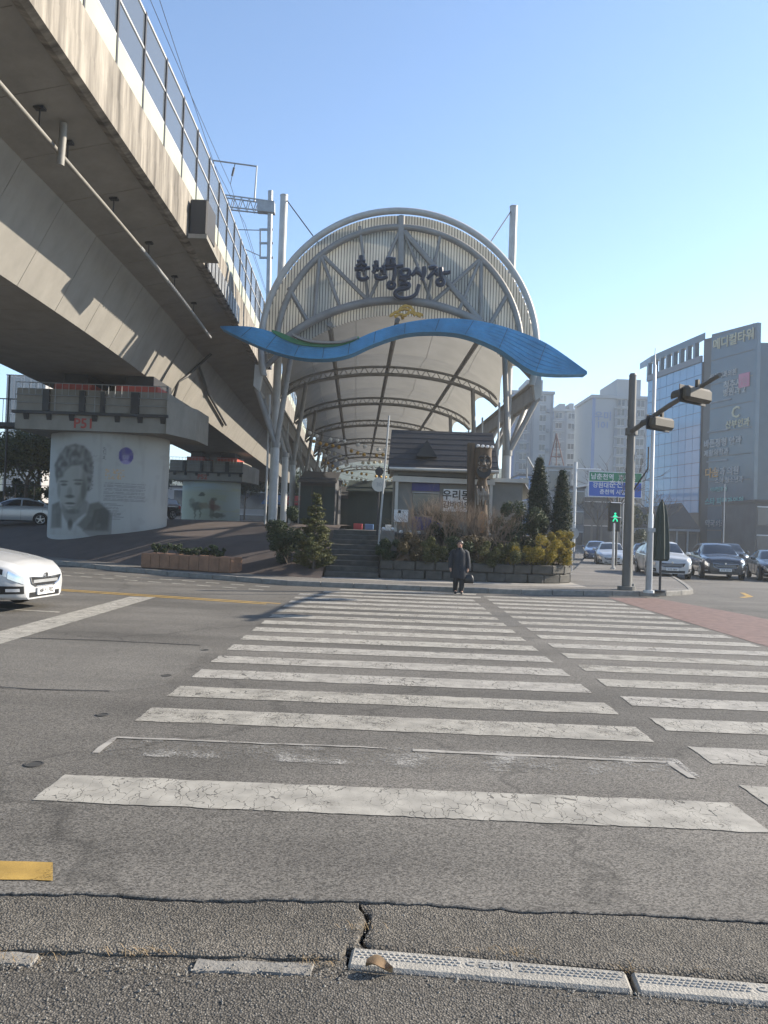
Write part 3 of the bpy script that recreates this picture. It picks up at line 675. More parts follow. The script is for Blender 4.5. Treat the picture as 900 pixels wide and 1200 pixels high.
# pipe slung under the overhang
pts=[(-8.3+vx(y),y,10.78) for y in range(-10,26)]
MB().tube(pts,.06,10).build('pipe',M['pipe_grey'],via,True)
pts=[(-8.3+vx(y),y,10.78) for y in range(25,38)]
MB().tube(pts,.07,10).build('pipe',M['steel_grey'],via,True)
for y in (2,6,10,14,17.6,19.2,22.5,26,29.5,33):
    z1=11.0+(9.65-8.3)/2.3*.52
    MB().tube([(-8.3+vx(y),y,10.80),(-8.3+vx(y),y,z1-.02)],.018,6).build('hanger',M['steel_dark'],via)
    MB().box((-8.42+vx(y),y-.09,z1-.06),(-8.18+vx(y),y+.09,z1-.005)).build('hanger_plate',M['steel_dark'],via)
MB().tube([(-8.05,18.3,11.3),(-8.05,18.3,10.95),(-8.1,18.35,10.3)],.09,10).build('drain_spout',M['pipe_grey'],via,True)
# drain pipes on the web past the joint
y=41
pp=[U(258,390,41),U(258,408,41),U(221,432,40.0),U(218,480,39.9)]
web=lambda y,z:-10.9+(z-8.5)/2.5*1.25+vx(y)
pp=[(web(42,11.0)+.5,42,11.1),(web(42,10.5)+.14,42,10.5),(web(41,9.6)+.12,41,9.6),(web(40.6,9)+.12,40.4,9.2),(web(40.4,8.5)+.12,40.4,8.2)]
MB().tube(pp,.075,8).build('downpipe',M['steel_dark'],via,True)
pp=[(web(42,10.4)+.14,42,10.4),(web(47,9.7)+.14,47,9.7),(web(56,9)+.14,56,9.0)]
MB().tube(pp,.075,8).build('downpipe',M['steel_dark'],via,True)

# piers
def smoothstep(a,b,x):
    t=max(0,min(1,(x-a)/(b-a))); return t*t*(3-2*t)
def poly_sd(poly,x,y):
    ins=False; best=1e9; n=len(poly)
    for i in range(n):
        x0,y0=poly[i]; x1,y1=poly[(i+1)%n]
        dx,dy=x1-x0,y1-y0; t=max(0,min(1,((x-x0)*dx+(y-y0)*dy)/(dx*dx+dy*dy+1e-9)))
        d=(x-x0-t*dx)**2+(y-y0-t*dy)**2; best=min(best,d)
        if (y0>y)!=(y1>y) and x<(x1-x0)*(y-y0)/(y1-y0)+x0: ins=not ins
    best=math.sqrt(best); return -best if ins else best
def pier(y,zb,number,cx,mural,label):
    root=empty('viaduct_pier',(cx,y,zb)); tag(root,label,'pier','viaduct piers')
    n=72; rx,ry=2.76,2.2
    b=MB()
    rows=[]
    for z,k in ((zb-.9,1.0),(zb+.25,1.0),(zb+.27,1.0),(5.78,1.0)):
        rows.append([(cx+rx*k*math.cos(2*math.pi*i/n),y+ry*k*math.sin(2*math.pi*i/n),z) for i in range(n)])
    b.grid(rows,True); b.build('column',M['pier_white'],root,True)
    x0,x1=cx-3.45,cx+3.4; ya,yb=y-2.6,y+2.2
    MB().prism([(x0,ya,5.75),(x1,ya,5.75),(x1,ya,6.45),(x0,ya,6.45)],(0,yb-ya,0)).build('cap_beam',M['cap'],root)
    MB().box((x0-.12,ya-.14,6.451),(x1+.05,yb+.1,6.58)).build('cap_ledge',M['steel_dark'],root)
    for k in range(7):
        xx=lerp(x0+.4,x1-.3,k/6); MB().prism([(xx,ya-.12,6.45),(xx,ya-.003,6.45),(xx,ya-.003,6.18)],(.22,0,0)).build('ledge_bracket',M['steel_dark'],root)
    MB().prism([(x0+.02,ya+.03,6.581),(x1,ya+.03,6.581),(x1,ya+.03,7.6),(x0+.02,ya+.03,7.6)],(0,yb-ya-.06,0)).build('cap_wall',M['cap'],root)
    MB().prism([(x1,ya-.14,5.74),(x1+.75,ya+2.4,5.74),(x1+.75,yb,5.74),(x1,yb,5.74)],(0,0,1.5)).build('cap_nib',M['cap'],root)
    for k,w in ((.18,.3),(.42,.26),(.56,.2),(.76,.36)):
        xx=lerp(x0,x1,k); MB().box((xx,ya-.1,6.6),(xx+w,ya+.02,7.55)).build('cable_duct',M['steel_dark'],root)
    for xa,xb in ((x0+1.4,x0+3.1),(x1-2.6,x1-.7)):
        MB().box((xa,ya+.7,7.6),(xb,yb-.4,8.0)).build('bearing_plinth',M['red'],root)
        MB().box((xa+.3,ya+1.0,8.0),(xb-.3,yb-.8,8.5)).build('bearing',M['steel_dark'],root)
    # guard rail on top
    for k in range(24):
        xx=lerp(x0,x1,k/23); MB().tube([(xx,ya-.06,6.58),(xx,ya-.06,7.85)] if k%6==0 else [(xx,ya-.06,7.3),(xx,ya-.06,7.85)],.014,5).build('baluster',M['steel_grey'],root)
    for zz in (7.3,7.85): MB().tube([(x0,ya-.06,zz),(x1,ya-.06,zz)],.02,6).build('guard_rail',M['steel_grey'],root)
    for zz in (6.95,): MB().tube([(x0,ya-.07,zz),(x1,ya-.07,zz)],.015,6).build('guard_rail',M['steel_grey'],root)
    t=text_mesh(number,M['red_text'],.62,.003,.012); inst('pier_number',t,(cx-.35,ya-.006,6.06),root)
    # mural painted on the column, a curved skin
    nu,nv=190,150
    me=bpy.data.meshes.new('mural'); vs_=[];cs=[]
    a0,a1=R(192),R(378); dl=math.hypot(cx,y); rvx,rvy=y/dl,-cx/dl; exn=math.hypot(rx*rvx,ry*rvy)
    for j in range(nv+1):
        z=lerp(zb+.06,5.72,j/nv)
        for i in range(nu+1):
            a=lerp(a0,a1,i/nu)
            vs_.append((cx+(rx+.006)*math.cos(a)-cx,(ry+.006)*math.sin(a),z-zb))
            cs.append(mural(((rx*math.cos(a)*rvx+ry*math.sin(a)*rvy)/exn+1)/2,1-(j/nv)))
    me.from_pydata(vs_,[],[(j*(nu+1)+i,j*(nu+1)+i+1,(j+1)*(nu+1)+i+1,(j+1)*(nu+1)+i) for j in range(nv) for i in range(nu)])
    at=me.color_attributes.new('mural','FLOAT_COLOR','POINT')
    at.data.foreach_set('color',[c for q in cs for c in (*q,1)])
    me.polygons.foreach_set('use_smooth',[True]*len(me.polygons)); me.materials.append(M['mural'])
    o=bpy.data.objects.new('mural',me); col.objects.link(o); o.parent=root
    o['label']='mural painted on the curved pier column'
    return root
M['mural']=vcol('mural','mural',.75)
BG=(.37,.37,.35)
def mixc(a,b,t): return tuple(x+(y-x)*t for x,y in zip(a,b))
# portrait shapes in mural picture units (the painted field 750 x 660)
HAIR=[(40,255),(30,190),(60,120),(95,70),(150,55),(200,70),(235,110),(250,170),(250,260),(238,350),(222,345),(222,290),(212,235),(180,190),(130,195),(95,230),(88,262),(62,275),(50,300)]
FACE=[(52,290),(62,262),(95,225),(130,190),(180,188),(212,235),(222,300),(224,350),(205,420),(165,470),(125,470),(85,430),(60,360)]
SHADE=[(200,200),(222,290),(224,350),(205,420),(165,470),(140,470),(165,430),(185,360),(190,280)]
NECK=[(85,430),(125,472),(165,472),(215,405),(232,420),(225,480),(180,520),(138,575),(105,520),(88,480)]
COATL=[(30,440),(70,420),(85,470),(88,580),(30,585)]
COATR=[(240,430),(290,415),(350,470),(345,590),(215,590),(180,560),(225,500)]
COLL=[(70,430),(90,430),(135,580),(110,590),(80,520)]
def blob(x,y,cx,cy,rx,ry,s=.35):
    d=math.hypot((x-cx)/rx,(y-cy)/ry); return 1-smoothstep(1-s,1+s,d)
def _line(x,y,x0,x1,y0,h,seed):
    if x<x0 or x>x1 or abs(y-y0)>h: return 0
    return .75 if mnoise.noise((x*.22+seed*7,seed*3.1,0))>-.25 else .2
def mural_portrait(u,v):
    x=u*760; y=v*680
    c=mixc(BG,(.30,.305,.29),.6*mnoise.noise((x*.008,y*.008,2))**2)
    ink=(.036,.034,.026); inkm=(.085,.082,.066)
    x0_,y0_=x,y
    if x<400:
        x=x/1.10; y=(y-15)/1.06
        c=mixc(c,(.27,.265,.23),.8*(1-smoothstep(-6,12,poly_sd(FACE,x,y))))
        c=mixc(c,inkm,.55*(1-smoothstep(-14,16,poly_sd(SHADE,x,y))))
        c=mixc(c,inkm,.65*(1-smoothstep(-8,10,poly_sd(NECK,x,y))))
        n=.8+.5*mnoise.noise((x*.05,y*.03,5))
        c=mixc(c,ink,.86*min(1,n)*(1-smoothstep(-10,9,poly_sd(HAIR,x,y))))
        c=mixc(c,inkm,.9*(1-smoothstep(-8,12,poly_sd(COATL,x,y))))
        c=mixc(c,inkm,.85*(1-smoothstep(-8,14,poly_sd(COATR,x,y))))
        c=mixc(c,ink,.5*(1-smoothstep(-6,10,poly_sd(COATR,x-30,y-35))))
        for e in ((92,292,24,7,.7),(172,283,26,7,.7),(94,312,18,8,.75),(172,305,20,9,.75),(128,360,14,32,.35),(130,385,26,11,.75),(134,428,30,7,.85),(136,450,20,6,.35),(150,478,40,16,.5),(66,350,10,50,.3),(205,350,14,60,.45),(138,560,14,34,.8)):
            c=mixc(c,ink,e[4]*blob(x,y,*e[:4],s=.45))
    x,y=x0_,y0_
    k=0
    # columns of small lettering beside the portrait
    if 262<x<282 and 190<y<400: k=max(k,.8*(mnoise.noise((x*.25,y*.16,3))>.12))
    if 330<x<348 and 95<y<175: k=max(k,.8*(mnoise.noise((x*.25,y*.16,8))>.0))
    if 250<x<300 and 148<y<160: k=max(k,.6*(mnoise.noise((x*.3,y*.25,1))>.1))
    for i in range(11): k=max(k,_line(x,y,345+3*mnoise.noise((i*3.,0,0)),600-12*abs(mnoise.noise((i*5.3,1,0))),328+i*11.2,2.4,i))
    for i in range(10): k=max(k,_line(x,y,330,430+60*abs(mnoise.noise((i*4.7,2,0)))*2,462+i*11.0,2.4,i+20))
    c=mixc(c,(.09,.09,.09),.75*k)
    if 350<x<470 and 232<y<300:
        c=mixc(c,(.55,.33,.13),.7*(abs(mnoise.noise((x*.045,y*.05,4)))<.09))
    m=math.hypot((x-472)/46,(y-140)/56)
    if m<1.05:
        c=mixc(c,(.07,.055,.21),1-smoothstep(.95,1.03,m))
        c=mixc(c,(.26,.24,.38),.85*blob(x,y,470,150,20,27)); c=mixc(c,(.07,.055,.2),.8*blob(x,y,470,126,22,13)); c=mixc(c,(.30,.27,.45),.7*blob(x,y,470,188,32,16))
        c=mixc(c,(.10,.08,.24),.8*max(blob(x,y,463,148,5,3),blob(x,y,478,148,5,3),blob(x,y,471,164,7,3)))
    st=mnoise.noise((x*.03,y*.004,7)); c=mixc(c,(.22,.21,.19),.28*smoothstep(.15,.6,st))
    c=mixc(c,(.24,.23,.21),.22*smoothstep(.2,.5,mnoise.noise((x*.02,y*.02,11))))
    dirt=smoothstep(.86,1.0,v)*(.6+.6*mnoise.noise((x*.05,1,0))); c=mixc(c,(.25,.23,.20),.5*dirt)
    return c
def mural_birds(u,v):
    x=u*640; y=v*560
    c=mixc((.38,.39,.29),(.32,.38,.37),smoothstep(.45,.85,u)); c=mixc(c,(.36,.42,.42),1-smoothstep(.1,.3,v))
    c=mixc(c,(.36,.38,.25),.5*(mnoise.noise((x*.006,y*.03,2))>.28))
    ink=(.07,.065,.04); rd=(.14,.05,.03)
    for cx,cy,rx,ry,cc,k in ((170,330,62,55,ink,.8),(240,320,60,40,(.23,.19,.11),.75),(215,175,34,26,ink,.85),(110,280,30,60,ink,.5),(330,300,34,70,rd,.8),(360,340,60,40,rd,.7),(350,230,30,22,ink,.6),(400,440,70,32,ink,.75),(330,420,26,60,ink,.6),(150,420,10,80,ink,.6),(205,420,8,70,ink,.6)):
        c=mixc(c,cc,k*blob(x+14*mnoise.noise((x*.03,y*.03,1)),y+14*mnoise.noise((x*.03,y*.03,6)),cx,cy,rx,ry))
    return c
pier(37.1,.95,'P51',-13.3,mural_portrait,'white painted viaduct pier with a portrait mural and lettering')
p2=U(246,585,74)
pier(74.2,1.6,'P52',p2.x+.1,mural_birds,'white painted viaduct pier with a mural of birds behind the portrait pier')

# overhead line mast on the deck edge
Y=48; ex=-7.0+vx(Y)
mst=empty('catenary_mast',(ex+.25,Y,12.0)); tag(mst,'grey overhead line mast with lattice arm on the viaduct edge','mast')
top=U(318,224,Y); 
MB().tube([(ex+.25,Y,11.6),(top.x-.05,Y,top.z)],.16,12).build('post',M['steel_grey'],mst,True)
MB().box((ex-.3,Y-.3,11.6),(ex+.5,Y+.3,12.0)).build('post_bracket',M['steel_dark'],mst)
A1=U(322,238,Y); A2=U(322,250,Y); B1=U(256,229,Y); B2=U(258,243,Y); C1=U(302,235,Y); C2=U(302,249,Y)
b=MB()
for p,q in ((A1,B1),(A2,B2)):
    for dy in (-.22,.22): b.obox(p+Vector((0,dy,0)),q+Vector((0,dy,0)),.07,.07)
n=5
for i in range(n):
    p=C1.lerp(B1,i/n); q=C2.lerp(B2,(i+.5)/n); r_=C1.lerp(B1,(i+1)/n)
    for dy in (-.22,.22):
        b.obox(p+Vector((0,dy,0)),q+Vector((0,dy,0)),.045,.045); b.obox(q+Vector((0,dy,0)),r_+Vector((0,dy,0)),.045,.045)
b.build('lattice_arm',M['steel_grey'],mst)
MB().prism([A1+Vector((0,-.24,0)),C1+Vector((0,-.24,0)),C2+Vector((0,-.24,0)),A2+Vector((0,-.24,0))],(0,.48,0)).build('arm_plate',M['steel_grey'],mst)
F1=U(250,188,Y);F2=U(301,195,Y);F3=U(298,236,Y);F4=U(249,232,Y)
MB().tube([F4,F1,F2,F3],.06,8).build('top_frame',M['steel_grey'],mst)
I0=F1.lerp(F2,.5); I1=U(272,206,Y); I2=U(270,216,Y)
MB().tube([I0,I1],.025,6).tube([I0.lerp(I1,.35),I1],.07,8).tube([I1,I2],.02,6).build('insulator',M['steel_dark'],mst)
for (a,c) in ((U(314,270,Y),U(272,269,Y)),(U(305,300,Y),U(278,288,Y))): MB().tube([a,c],.03,6).build('bracket_arm',M['steel_grey'],mst)
b=MB()
for yy in (269,285,302): b.obox(U(304,yy,Y),U(320,yy,Y),.1,.12)
b.obox(U(305,268,Y),U(305,303,Y),.09,.09); b.build('bracket_frame',M['steel_grey'],mst)
for i,(p,q) in enumerate(((U(270,216,Y),(-8.6,2,21.0)),(U(287,262,Y),(-9.6,2,20.5)),(U(266,236,Y),(-8.0,2,24.0)))):
    q=Vector(q); pts=[]
    for k in range(13):
        t=k/12; v=p.lerp(q,t); v.z-=.5*4*t*(1-t); pts.append(v)
    w=MB().tube(pts,.014,5).build('overhead_wire',M['steel_dark'])
    tag(w,['overhead wire hanging from the insulator on the mast frame','overhead wire held by the lower bracket of the mast','high overhead wire tied to the lattice arm end'][i],'wire','overhead wires')
    pts=[Vector((p.x+vx(Y+t*50)-vx(Y),Y+t*50,p.z-.5*4*t*(1-t))) for t in [k/8 for k in range(9)]]
    MB().tube(pts,.014,5).build('wire_run',M['steel_dark'],w)
# ------------------------------------------------------------------ market canopy
def tx(y): return (vx(y)-vx(36))*.8
XC=.43; ZC=10.35; RA=6.48
can=empty('market_canopy',(XC,36,1.5)); tag(can,'long vaulted membrane canopy with a round slatted front arch over the market','canopy')
M['rim_steel']=mat('rim_steel',(.38,.375,.36),.5,.0,var=.15,scale=2)
def arc(r_,a0,a1,y,n=48,cz=ZC): return [(XC+r_*math.cos(lerp(a0,a1,i/n)),y,cz+r_*math.sin(lerp(a0,a1,i/n))) for i in range(n+1)]
MB().tube(arc(RA,R(-14),R(194),35.9,72),.155,12).build('arch_tube',M['rim_steel'],can,True)
MB().tube(arc(RA-.02,R(-8),R(188),37.0,72),.15,10).build('arch_tube',M['frame_steel'],can,True)
MB().tube(arc(5.78,R(-2),R(182),36.1,60),.15,10).build('inner_arch',M['frame_steel'],can,True)
LCZ=4.47; LR=8.14; la=math.asin(5.55/LR)
MB().tube(arc(LR,R(90)-la,R(90)+la,36.05,40,LCZ),.20,12).build('lower_chord',M['frame_steel'],can,True)
def z4(x,y): return U(260+x/2.045,230+y/2.045,36.08)
for (a,c,r_) in (((235,135),(350,250),.10),((235,135),(285,272),.09),((235,135),(220,298),.10),((160,220),(205,300),.11),((430,48),(428,252),.17),((430,75),(352,250),.09),((330,72),(350,245),.08),((437,85),(622,302),.15),((432,75),(505,258),.08),((525,88),(490,255),.08),((620,150),(497,262),.10),((620,150),(565,282),.09),((622,150),(620,305),.10),((682,240),(640,312),.11)):
    MB().tube([z4(*a),z4(*c)],r_,8).build('brace',M['frame_steel'],can,True)
# slats of the front screen
n=92
M['strip_dark']=mat('strip_dark',(.045,.04,.035),.8)
for i in range(n):
    dx=-6.27+12.54*i/(n-1)
    zt=ZC+math.sqrt(max(0,6.44**2-dx*dx))
    zb=LCZ+math.sqrt(max(0,(LR-.62)**2-dx*dx)) if abs(dx)<5.2 else 9.95
    if zt-zb<.1: continue
    MB().box((XC+dx-.0545,36.36,zb),(XC+dx+.0545,36.385,zt)).build('slat',M['slat'],can)
# backing sheet behind the slats
b=MB(); rows=[[],[]]
for i in range(61):
    dx=-6.25+12.5*i/60
    zt=ZC+math.sqrt(max(0,6.3**2-dx*dx)); zb=LCZ+math.sqrt(max(0,(LR-.55)**2-dx*dx)) if abs(dx)<5.2 else 10.0
    rows[0].append((XC+dx,36.7,min(zb,zt))); rows[1].append((XC+dx,36.7,zt))

for i in range(n-1):
    dx=-6.27+12.54*(i+.5)/(n-1)
    zt=ZC+math.sqrt(max(0,6.44**2-dx*dx)); zb=LCZ+math.sqrt(max(0,(LR-.62)**2-dx*dx)) if abs(dx)<5.2 else 9.95
    if zt-zb>.1: MB().box((XC+dx-.0135,36.362,zb),(XC+dx+.0135,36.38,zt)).build('gap_strip',M['strip_dark'],can)  # added strips, coloured dark like the shaded gaps between slats
RY=[36.9,46,57,69,83,100,121]
def memb(y,t,s):
    x=-6.65*math.cos(t); z=9.0+3.35*math.sin(t)**.9+.45*math.sin(math.pi*s)*math.sin(t)
    return (XC+tx(y)+x,y,z)
for k,(y0,y1) in enumerate(zip(RY,RY[1:])):
    b=MB(); rows=[]
    for i in range(17):
        s=i/16; y=lerp(y0,y1,s); t0=.06+.36*math.sin(math.pi*s)**.7
        rows.append([memb(y,lerp(t0,math.pi-t0,j/28),s) for j in range(29)])
    b.grid(rows).build('membrane_bay',M['membrane'],can,True)
    # seams sewn along the bay
    for tt in (.8,1.25,1.9,2.35):
        MB().tube([Vector(memb(lerp(y0,y1,i/10),tt,i/10))-Vector((0,0,.02)) for i in range(11)],.012,4).build('seam',M['frame_steel'],can)
def ring_z(dx,dz=0): return 8.75+2.35*math.sqrt(max(0,1-(dx/6.75)**2))+dz
for y in RY[1:]:
    for dz,r_ in ((0,.11),(.45,.08)):
        MB().tube([(XC+tx(y)-6.5+13*i/32,y,ring_z(-6.5+13*i/32,dz)) for i in range(33)],r_,8).build('ring_chord',M['frame_steel'],can,True)
    b=MB()
    for i in range(20):
        d0=-6.2+12.4*i/20; d1=-6.2+12.4*(i+1)/20
        b.tube([(XC+tx(y)+d0,y,ring_z(d0)),(XC+tx(y)+(d0+d1)/2,y,ring_z((d0+d1)/2,.45)),(XC+tx(y)+d1,y,ring_z(d1))],.03,5)
    b.build('ring_lacing',M['frame_steel'],can)
for dx in (-3.3,-.1,4.0):
    MB().tube([(XC+tx(y)+dx,y,ring_z(dx,.62)) for y in [36.2]+[37+3.5*i for i in range(24)]],.13,8).build('purlin',M['frame_steel'],can,True)
# eave trusses and columns
for sd in (-1,1):
    ex=lambda y:XC+tx(y)+sd*6.62
    ys=[36.0+i*2.5 for i in range(34)]
    for zz in (8.15,9.15):
        MB().tube([(ex(y),y,zz) for y in ys],.12,8).build('eave_chord',M['frame_steel'],can,True)
    for y0,y1 in zip(RY,RY[1:]):
        b=MB(); nn=int((y1-y0)/.32)
        for i in range(nn):
            y=lerp(y0,y1,i/nn)
            b.box((ex(y)-.02,y,8.2),(ex(y)+.02,y+.17,9.1))
        o=b.build('eave_screen',M['frame_steel'],can); o['kind']='stuff'
    dxc=-5.62 if sd<0 else 5.3
    for y in [36.1,41,46,57,69,83,100]:
        xb=XC+tx(y)+dxc; base=1.3 if sd<0 else 1.7
        MB().tube([(xb,y,base),(xb,y,5.5)],.17,14).build('column',M['white_steel'],can,True)
        MB().tube([(xb,y,base),(xb,y,base+.35)],[.3,.26],14).build('column_foot',M['frame_steel'],can,True)
        MB().tube([(xb,y,5.45),(xb,y,5.7)],.21,14).build('column_collar',M['frame_steel'],can,True)
        for q in ((ex(y),y,8.2),(XC+tx(y)+sd*5.0,y,ring_z(5.0,.1)),(ex(y+2.4),y+2.4 if y<95 else y-2.4,8.2)):
            if y==41 and q[2]>9: continue
            MB().tube([(xb,y,5.5),q],.13,10).build('strut',M['frame_steel'],can,True)
        MB().tube([(xb-.42,y+.3,base),(xb-.42,y+.3,8.0)],.05,8).build('drain_pipe',M['white_steel'],can,True)
# closing gusset where the arch meets the eave
for sd in (-1,1):
    x0=XC+sd*6.48
    MB().prism([(x0,35.85,8.05),(x0+sd*.28,35.85,8.3),(x0+sd*.24,35.85,9.3),(x0-sd*.2,35.85,9.3)],(0,.35,0)).build('gusset',M['white_steel'],can)
    MB().tube([(XC+sd*6.5,36.05,9.0),(XC+sd*4.9,36.05,10.6)],.14,10).build('strut',M['frame_steel'],can,True)
# guy masts
for i,(px,py,sd) in enumerate(((333,230,-1),(602,243,1))):
    t=U(px,py,39.5); m_=empty('guy_mast',(t.x,39.5,1.5)); 
    tag(m_,['tall white tubular mast rising beside the grey overhead line mast','tall white tubular mast above the right shoulder of the arch by the apartment side'][i],'mast','white guy masts')
    MB().tube([(t.x,39.5,1.4),(t.x,39.5,t.z)],.2,16).build('tube',M['white_steel'],m_,True)
    MB().tube([(t.x,39.5,t.z),(t.x,39.5,t.z+.05)],.215,16).build('end_cap',M['white_steel'],m_)
    MB().tube([(t.x,39.5,1.4),(t.x,39.5,1.75)],.36,16).build('base_flange',M['frame_steel'],m_)
    a=R(128) if sd<0 else R(52)
    q=Vector((XC+6.6*math.cos(a),37.0,ZC+6.6*math.sin(a)))
    MB().tube([(t.x-sd*.1,39.5,t.z-.15),q],.028,6).build('guy_cable',M['steel_dark'],m_)

# blue wave over the entrance
def catmull(pts,n):
    out=[]
    P=[pts[0]]+list(pts)+[pts[-1]]
    segs=len(pts)-1
    for i in range(n+1):
        u=i/n*segs; k=min(int(u),segs-1); t=u-k
        p0,p1,p2,p3=P[k],P[k+1],P[k+2],P[k+3]
        out.append(tuple(.5*((2*b_)+(-a+c)*t+(2*a-5*b_+4*c-d)*t*t+(-a+3*b_-3*c+d)*t**3) for a,b_,c,d in zip(p0,p1,p2,p3)))
    return out
wv=empty('wave_sign',(XC,34.3,9)); tag(wv,'long blue wave-shaped panel with a green crest across the market entrance','sign')
up_=[(258,382),(295,383),(325,391),(352,401),(380,404),(410,400),(440,388),(475,378),(515,373),(555,375),(595,384),(640,402),(688,435)]
lo_=[(258,383.5),(282,396),(312,409),(345,418),(378,420.5),(408,416),(438,403),(474,391.5),(510,389),(545,393),(585,409),(628,436),(688,438.5)]
N=84; cu=catmull(up_,N); cl=catmull(lo_,N)
def wy(px): return 34.0+ (px-473)/430*.25
for j in range(7):
    f0=j/7; f1=(j+.93)/7; b=MB(); pr=.016 if j%2 else 0
    rows=[]
    for (ux,uy),(lx,ly) in zip(cu,cl):
        p=U(lerp(ux,lx,f0),lerp(uy,ly,f0),wy(ux)-pr); q=U(lerp(ux,lx,f1),lerp(uy,ly,f1),wy(ux)-pr+.02)
        bk=Vector((0,.75,0))
        rows.append([p,q,q+bk,p+bk])
    b.grid(rows,True); b.f+=[(3,2,1,0),tuple(len(b.v)-4+k for k in range(4))]
    b.build('batten',M['blue'],wv)
b=MB(); rows=[]
for (ux,uy),(lx,ly) in zip(cu,cl):
    p=U(lerp(ux,lx,.12),lerp(uy,ly,.12),wy(ux)+.12); q=U(lerp(ux,lx,.93),lerp(uy,ly,.93),wy(ux)+.12)
    rows.append([p,q,q+Vector((0,.5,0)),p+Vector((0,.5,0))])
b.grid(rows,True).build('core',M['blue_dark'],wv)
def band(up,lo,y,dep,name,m):
    a=catmull(up,30); c=catmull(lo,30); b=MB(); rows=[]
    for p,q in zip(a,c):
        P_=U(*p,y); Q_=U(*q,y); rows.append([P_,Q_,Q_+Vector((0,dep,0)),P_+Vector((0,dep,0))])
    b.grid(rows,True); b.f+=[(3,2,1,0),tuple(len(b.v)-4+k for k in range(4))]
    return b.build(name,m,wv)
band([(318,386),(330,390),(350,398),(380,402),(405,400),(420,394)],[(319,389),(332,397),(352,404),(380,406.5),(402,404),(421,396)],33.85,.3,'crest',M['green'])
band([(342,390),(356,396),(375,399.5),(400,399),(418,393.5)],[(343,393),(356,399),(376,402),(400,401.5),(419,396)],33.7,.25,'crest_trim',M['grey_band'])
for k in range(1,12):
    f_=k/12; (ux,uy),(lx,ly)=cu[int(f_*N)],cl[int(f_*N)]
    MB().obox(U(ux,uy+.6,wy(ux)-.024),U(lx,ly-1.2,wy(ux)-.024),.022,.008,(0,1,0)).build('panel_seam',M['blue_dark'],wv)
for px,py in ((330,398),(400,405),(470,384),(540,382),(610,405)):
    p=U(px,py,34.3); MB().tube([p,(p.x,36.2,p.z+.3)],.06,8).build('stay',M['frame_steel'],wv)

# calligraphic market name
sg=empty('market_name_sign',U(470,352,35.5)); tag(sg,'dark blue brush-lettered market name over a gold ornament on the arch','sign')
STK=[
 [[(150,28),(152,62)],[(118,78),(152,72),(182,74)],[(152,76),(135,98),(112,112)],[(155,84),(172,98),(190,106)],[(98,132),(150,128),(218,122)],[(165,130),(166,150)],[(128,152),(128,190),(150,208),(182,206),(204,190)]],
 [[(262,68),(264,98)],[(234,114),(262,108),(282,110)],[(262,112),(252,140),(236,160)],[(266,124),(284,142)],[(290,136),(318,132)],[(322,104),(322,172)],[(262,168),(266,196),(300,204),(348,186)]],
 [[(336,56),(370,54),(408,58)],[(354,60),(352,94)],[(390,60),(386,94)],[(332,100),(370,98),(412,98)],[(330,128),(395,118),(466,104)],[(404,120),(402,170),(392,214)],[(375,224),(354,244),(360,268),(384,272),(398,252),(388,230),(375,224)]],
 [[(448,140),(452,182),(500,182),(508,138),(448,138)],[(432,206),(478,202),(524,196)],[(478,204),(476,226)],[(436,246),(476,240),(508,246),(498,272),(440,286),(408,306),(414,336),(452,352),(512,348),(562,318),(586,246)]],
 [[(572,120),(560,150),(528,182)],[(566,148),(590,166),(612,186)],[(622,112),(624,160),(606,214)]],
 [[(658,128),(688,118),(714,122),(690,160),(648,204)],[(694,150),(716,164),(730,182)],[(752,118),(756,196)],[(758,158),(790,160),(822,152)],[(748,206),(724,220),(728,244),(752,250),(770,234),(766,212),(748,206)]],
]
def zs(p,y): return U(400+p[0]/6.43,295+p[1]/6.43,y)
for ch in STK:
    b=MB(); e=MB()
    for s_ in ch:
        pts=catmull(s_,max(4,4*(len(s_)-1))); m_=len(pts)
        rr=[(.078 if len(s_)>2 else .088)*(1.15-.45*abs(i/(m_-1)-.35)) for i in range(m_)]
        b.tube([zs(p,35.42) for p in pts],rr,8,True,(1,.9,1)); e.tube([zs(p,35.52) for p in pts],[r_+.03 for r_ in rr],8,True,(1,.6,1))
    o=b.build('letter',M['navy'],sg,True); e.build('letter_edge',M['pale_edge'],o,True)
gb=MB()
for s_ in ([(365,490),(395,462),(430,448),(460,415),(500,408),(530,425),(550,455),(600,490)],[(400,492),(440,470),(480,480),(520,455),(560,480)],[(440,440),(480,432),(515,442)],[(455,478),(465,510)],[(540,470),(580,466),(615,480)]):
    pts=catmull(s_,24); gb.tube([zs(p,35.45) for p in pts],[.05+.035*abs(math.sin(i*.9)) for i in range(25)],7,True,(1,.8,1))
gb.build('gold_ornament',M['gold'],sg,True)
for p in ((160,140),(300,160),(400,150),(480,210),(620,150),(752,170),(470,470)):
    q=zs(p,35.5); MB().tube([q,q+Vector((0,.7,0))],.03,6).build('bracket',M['frame_steel'],sg)

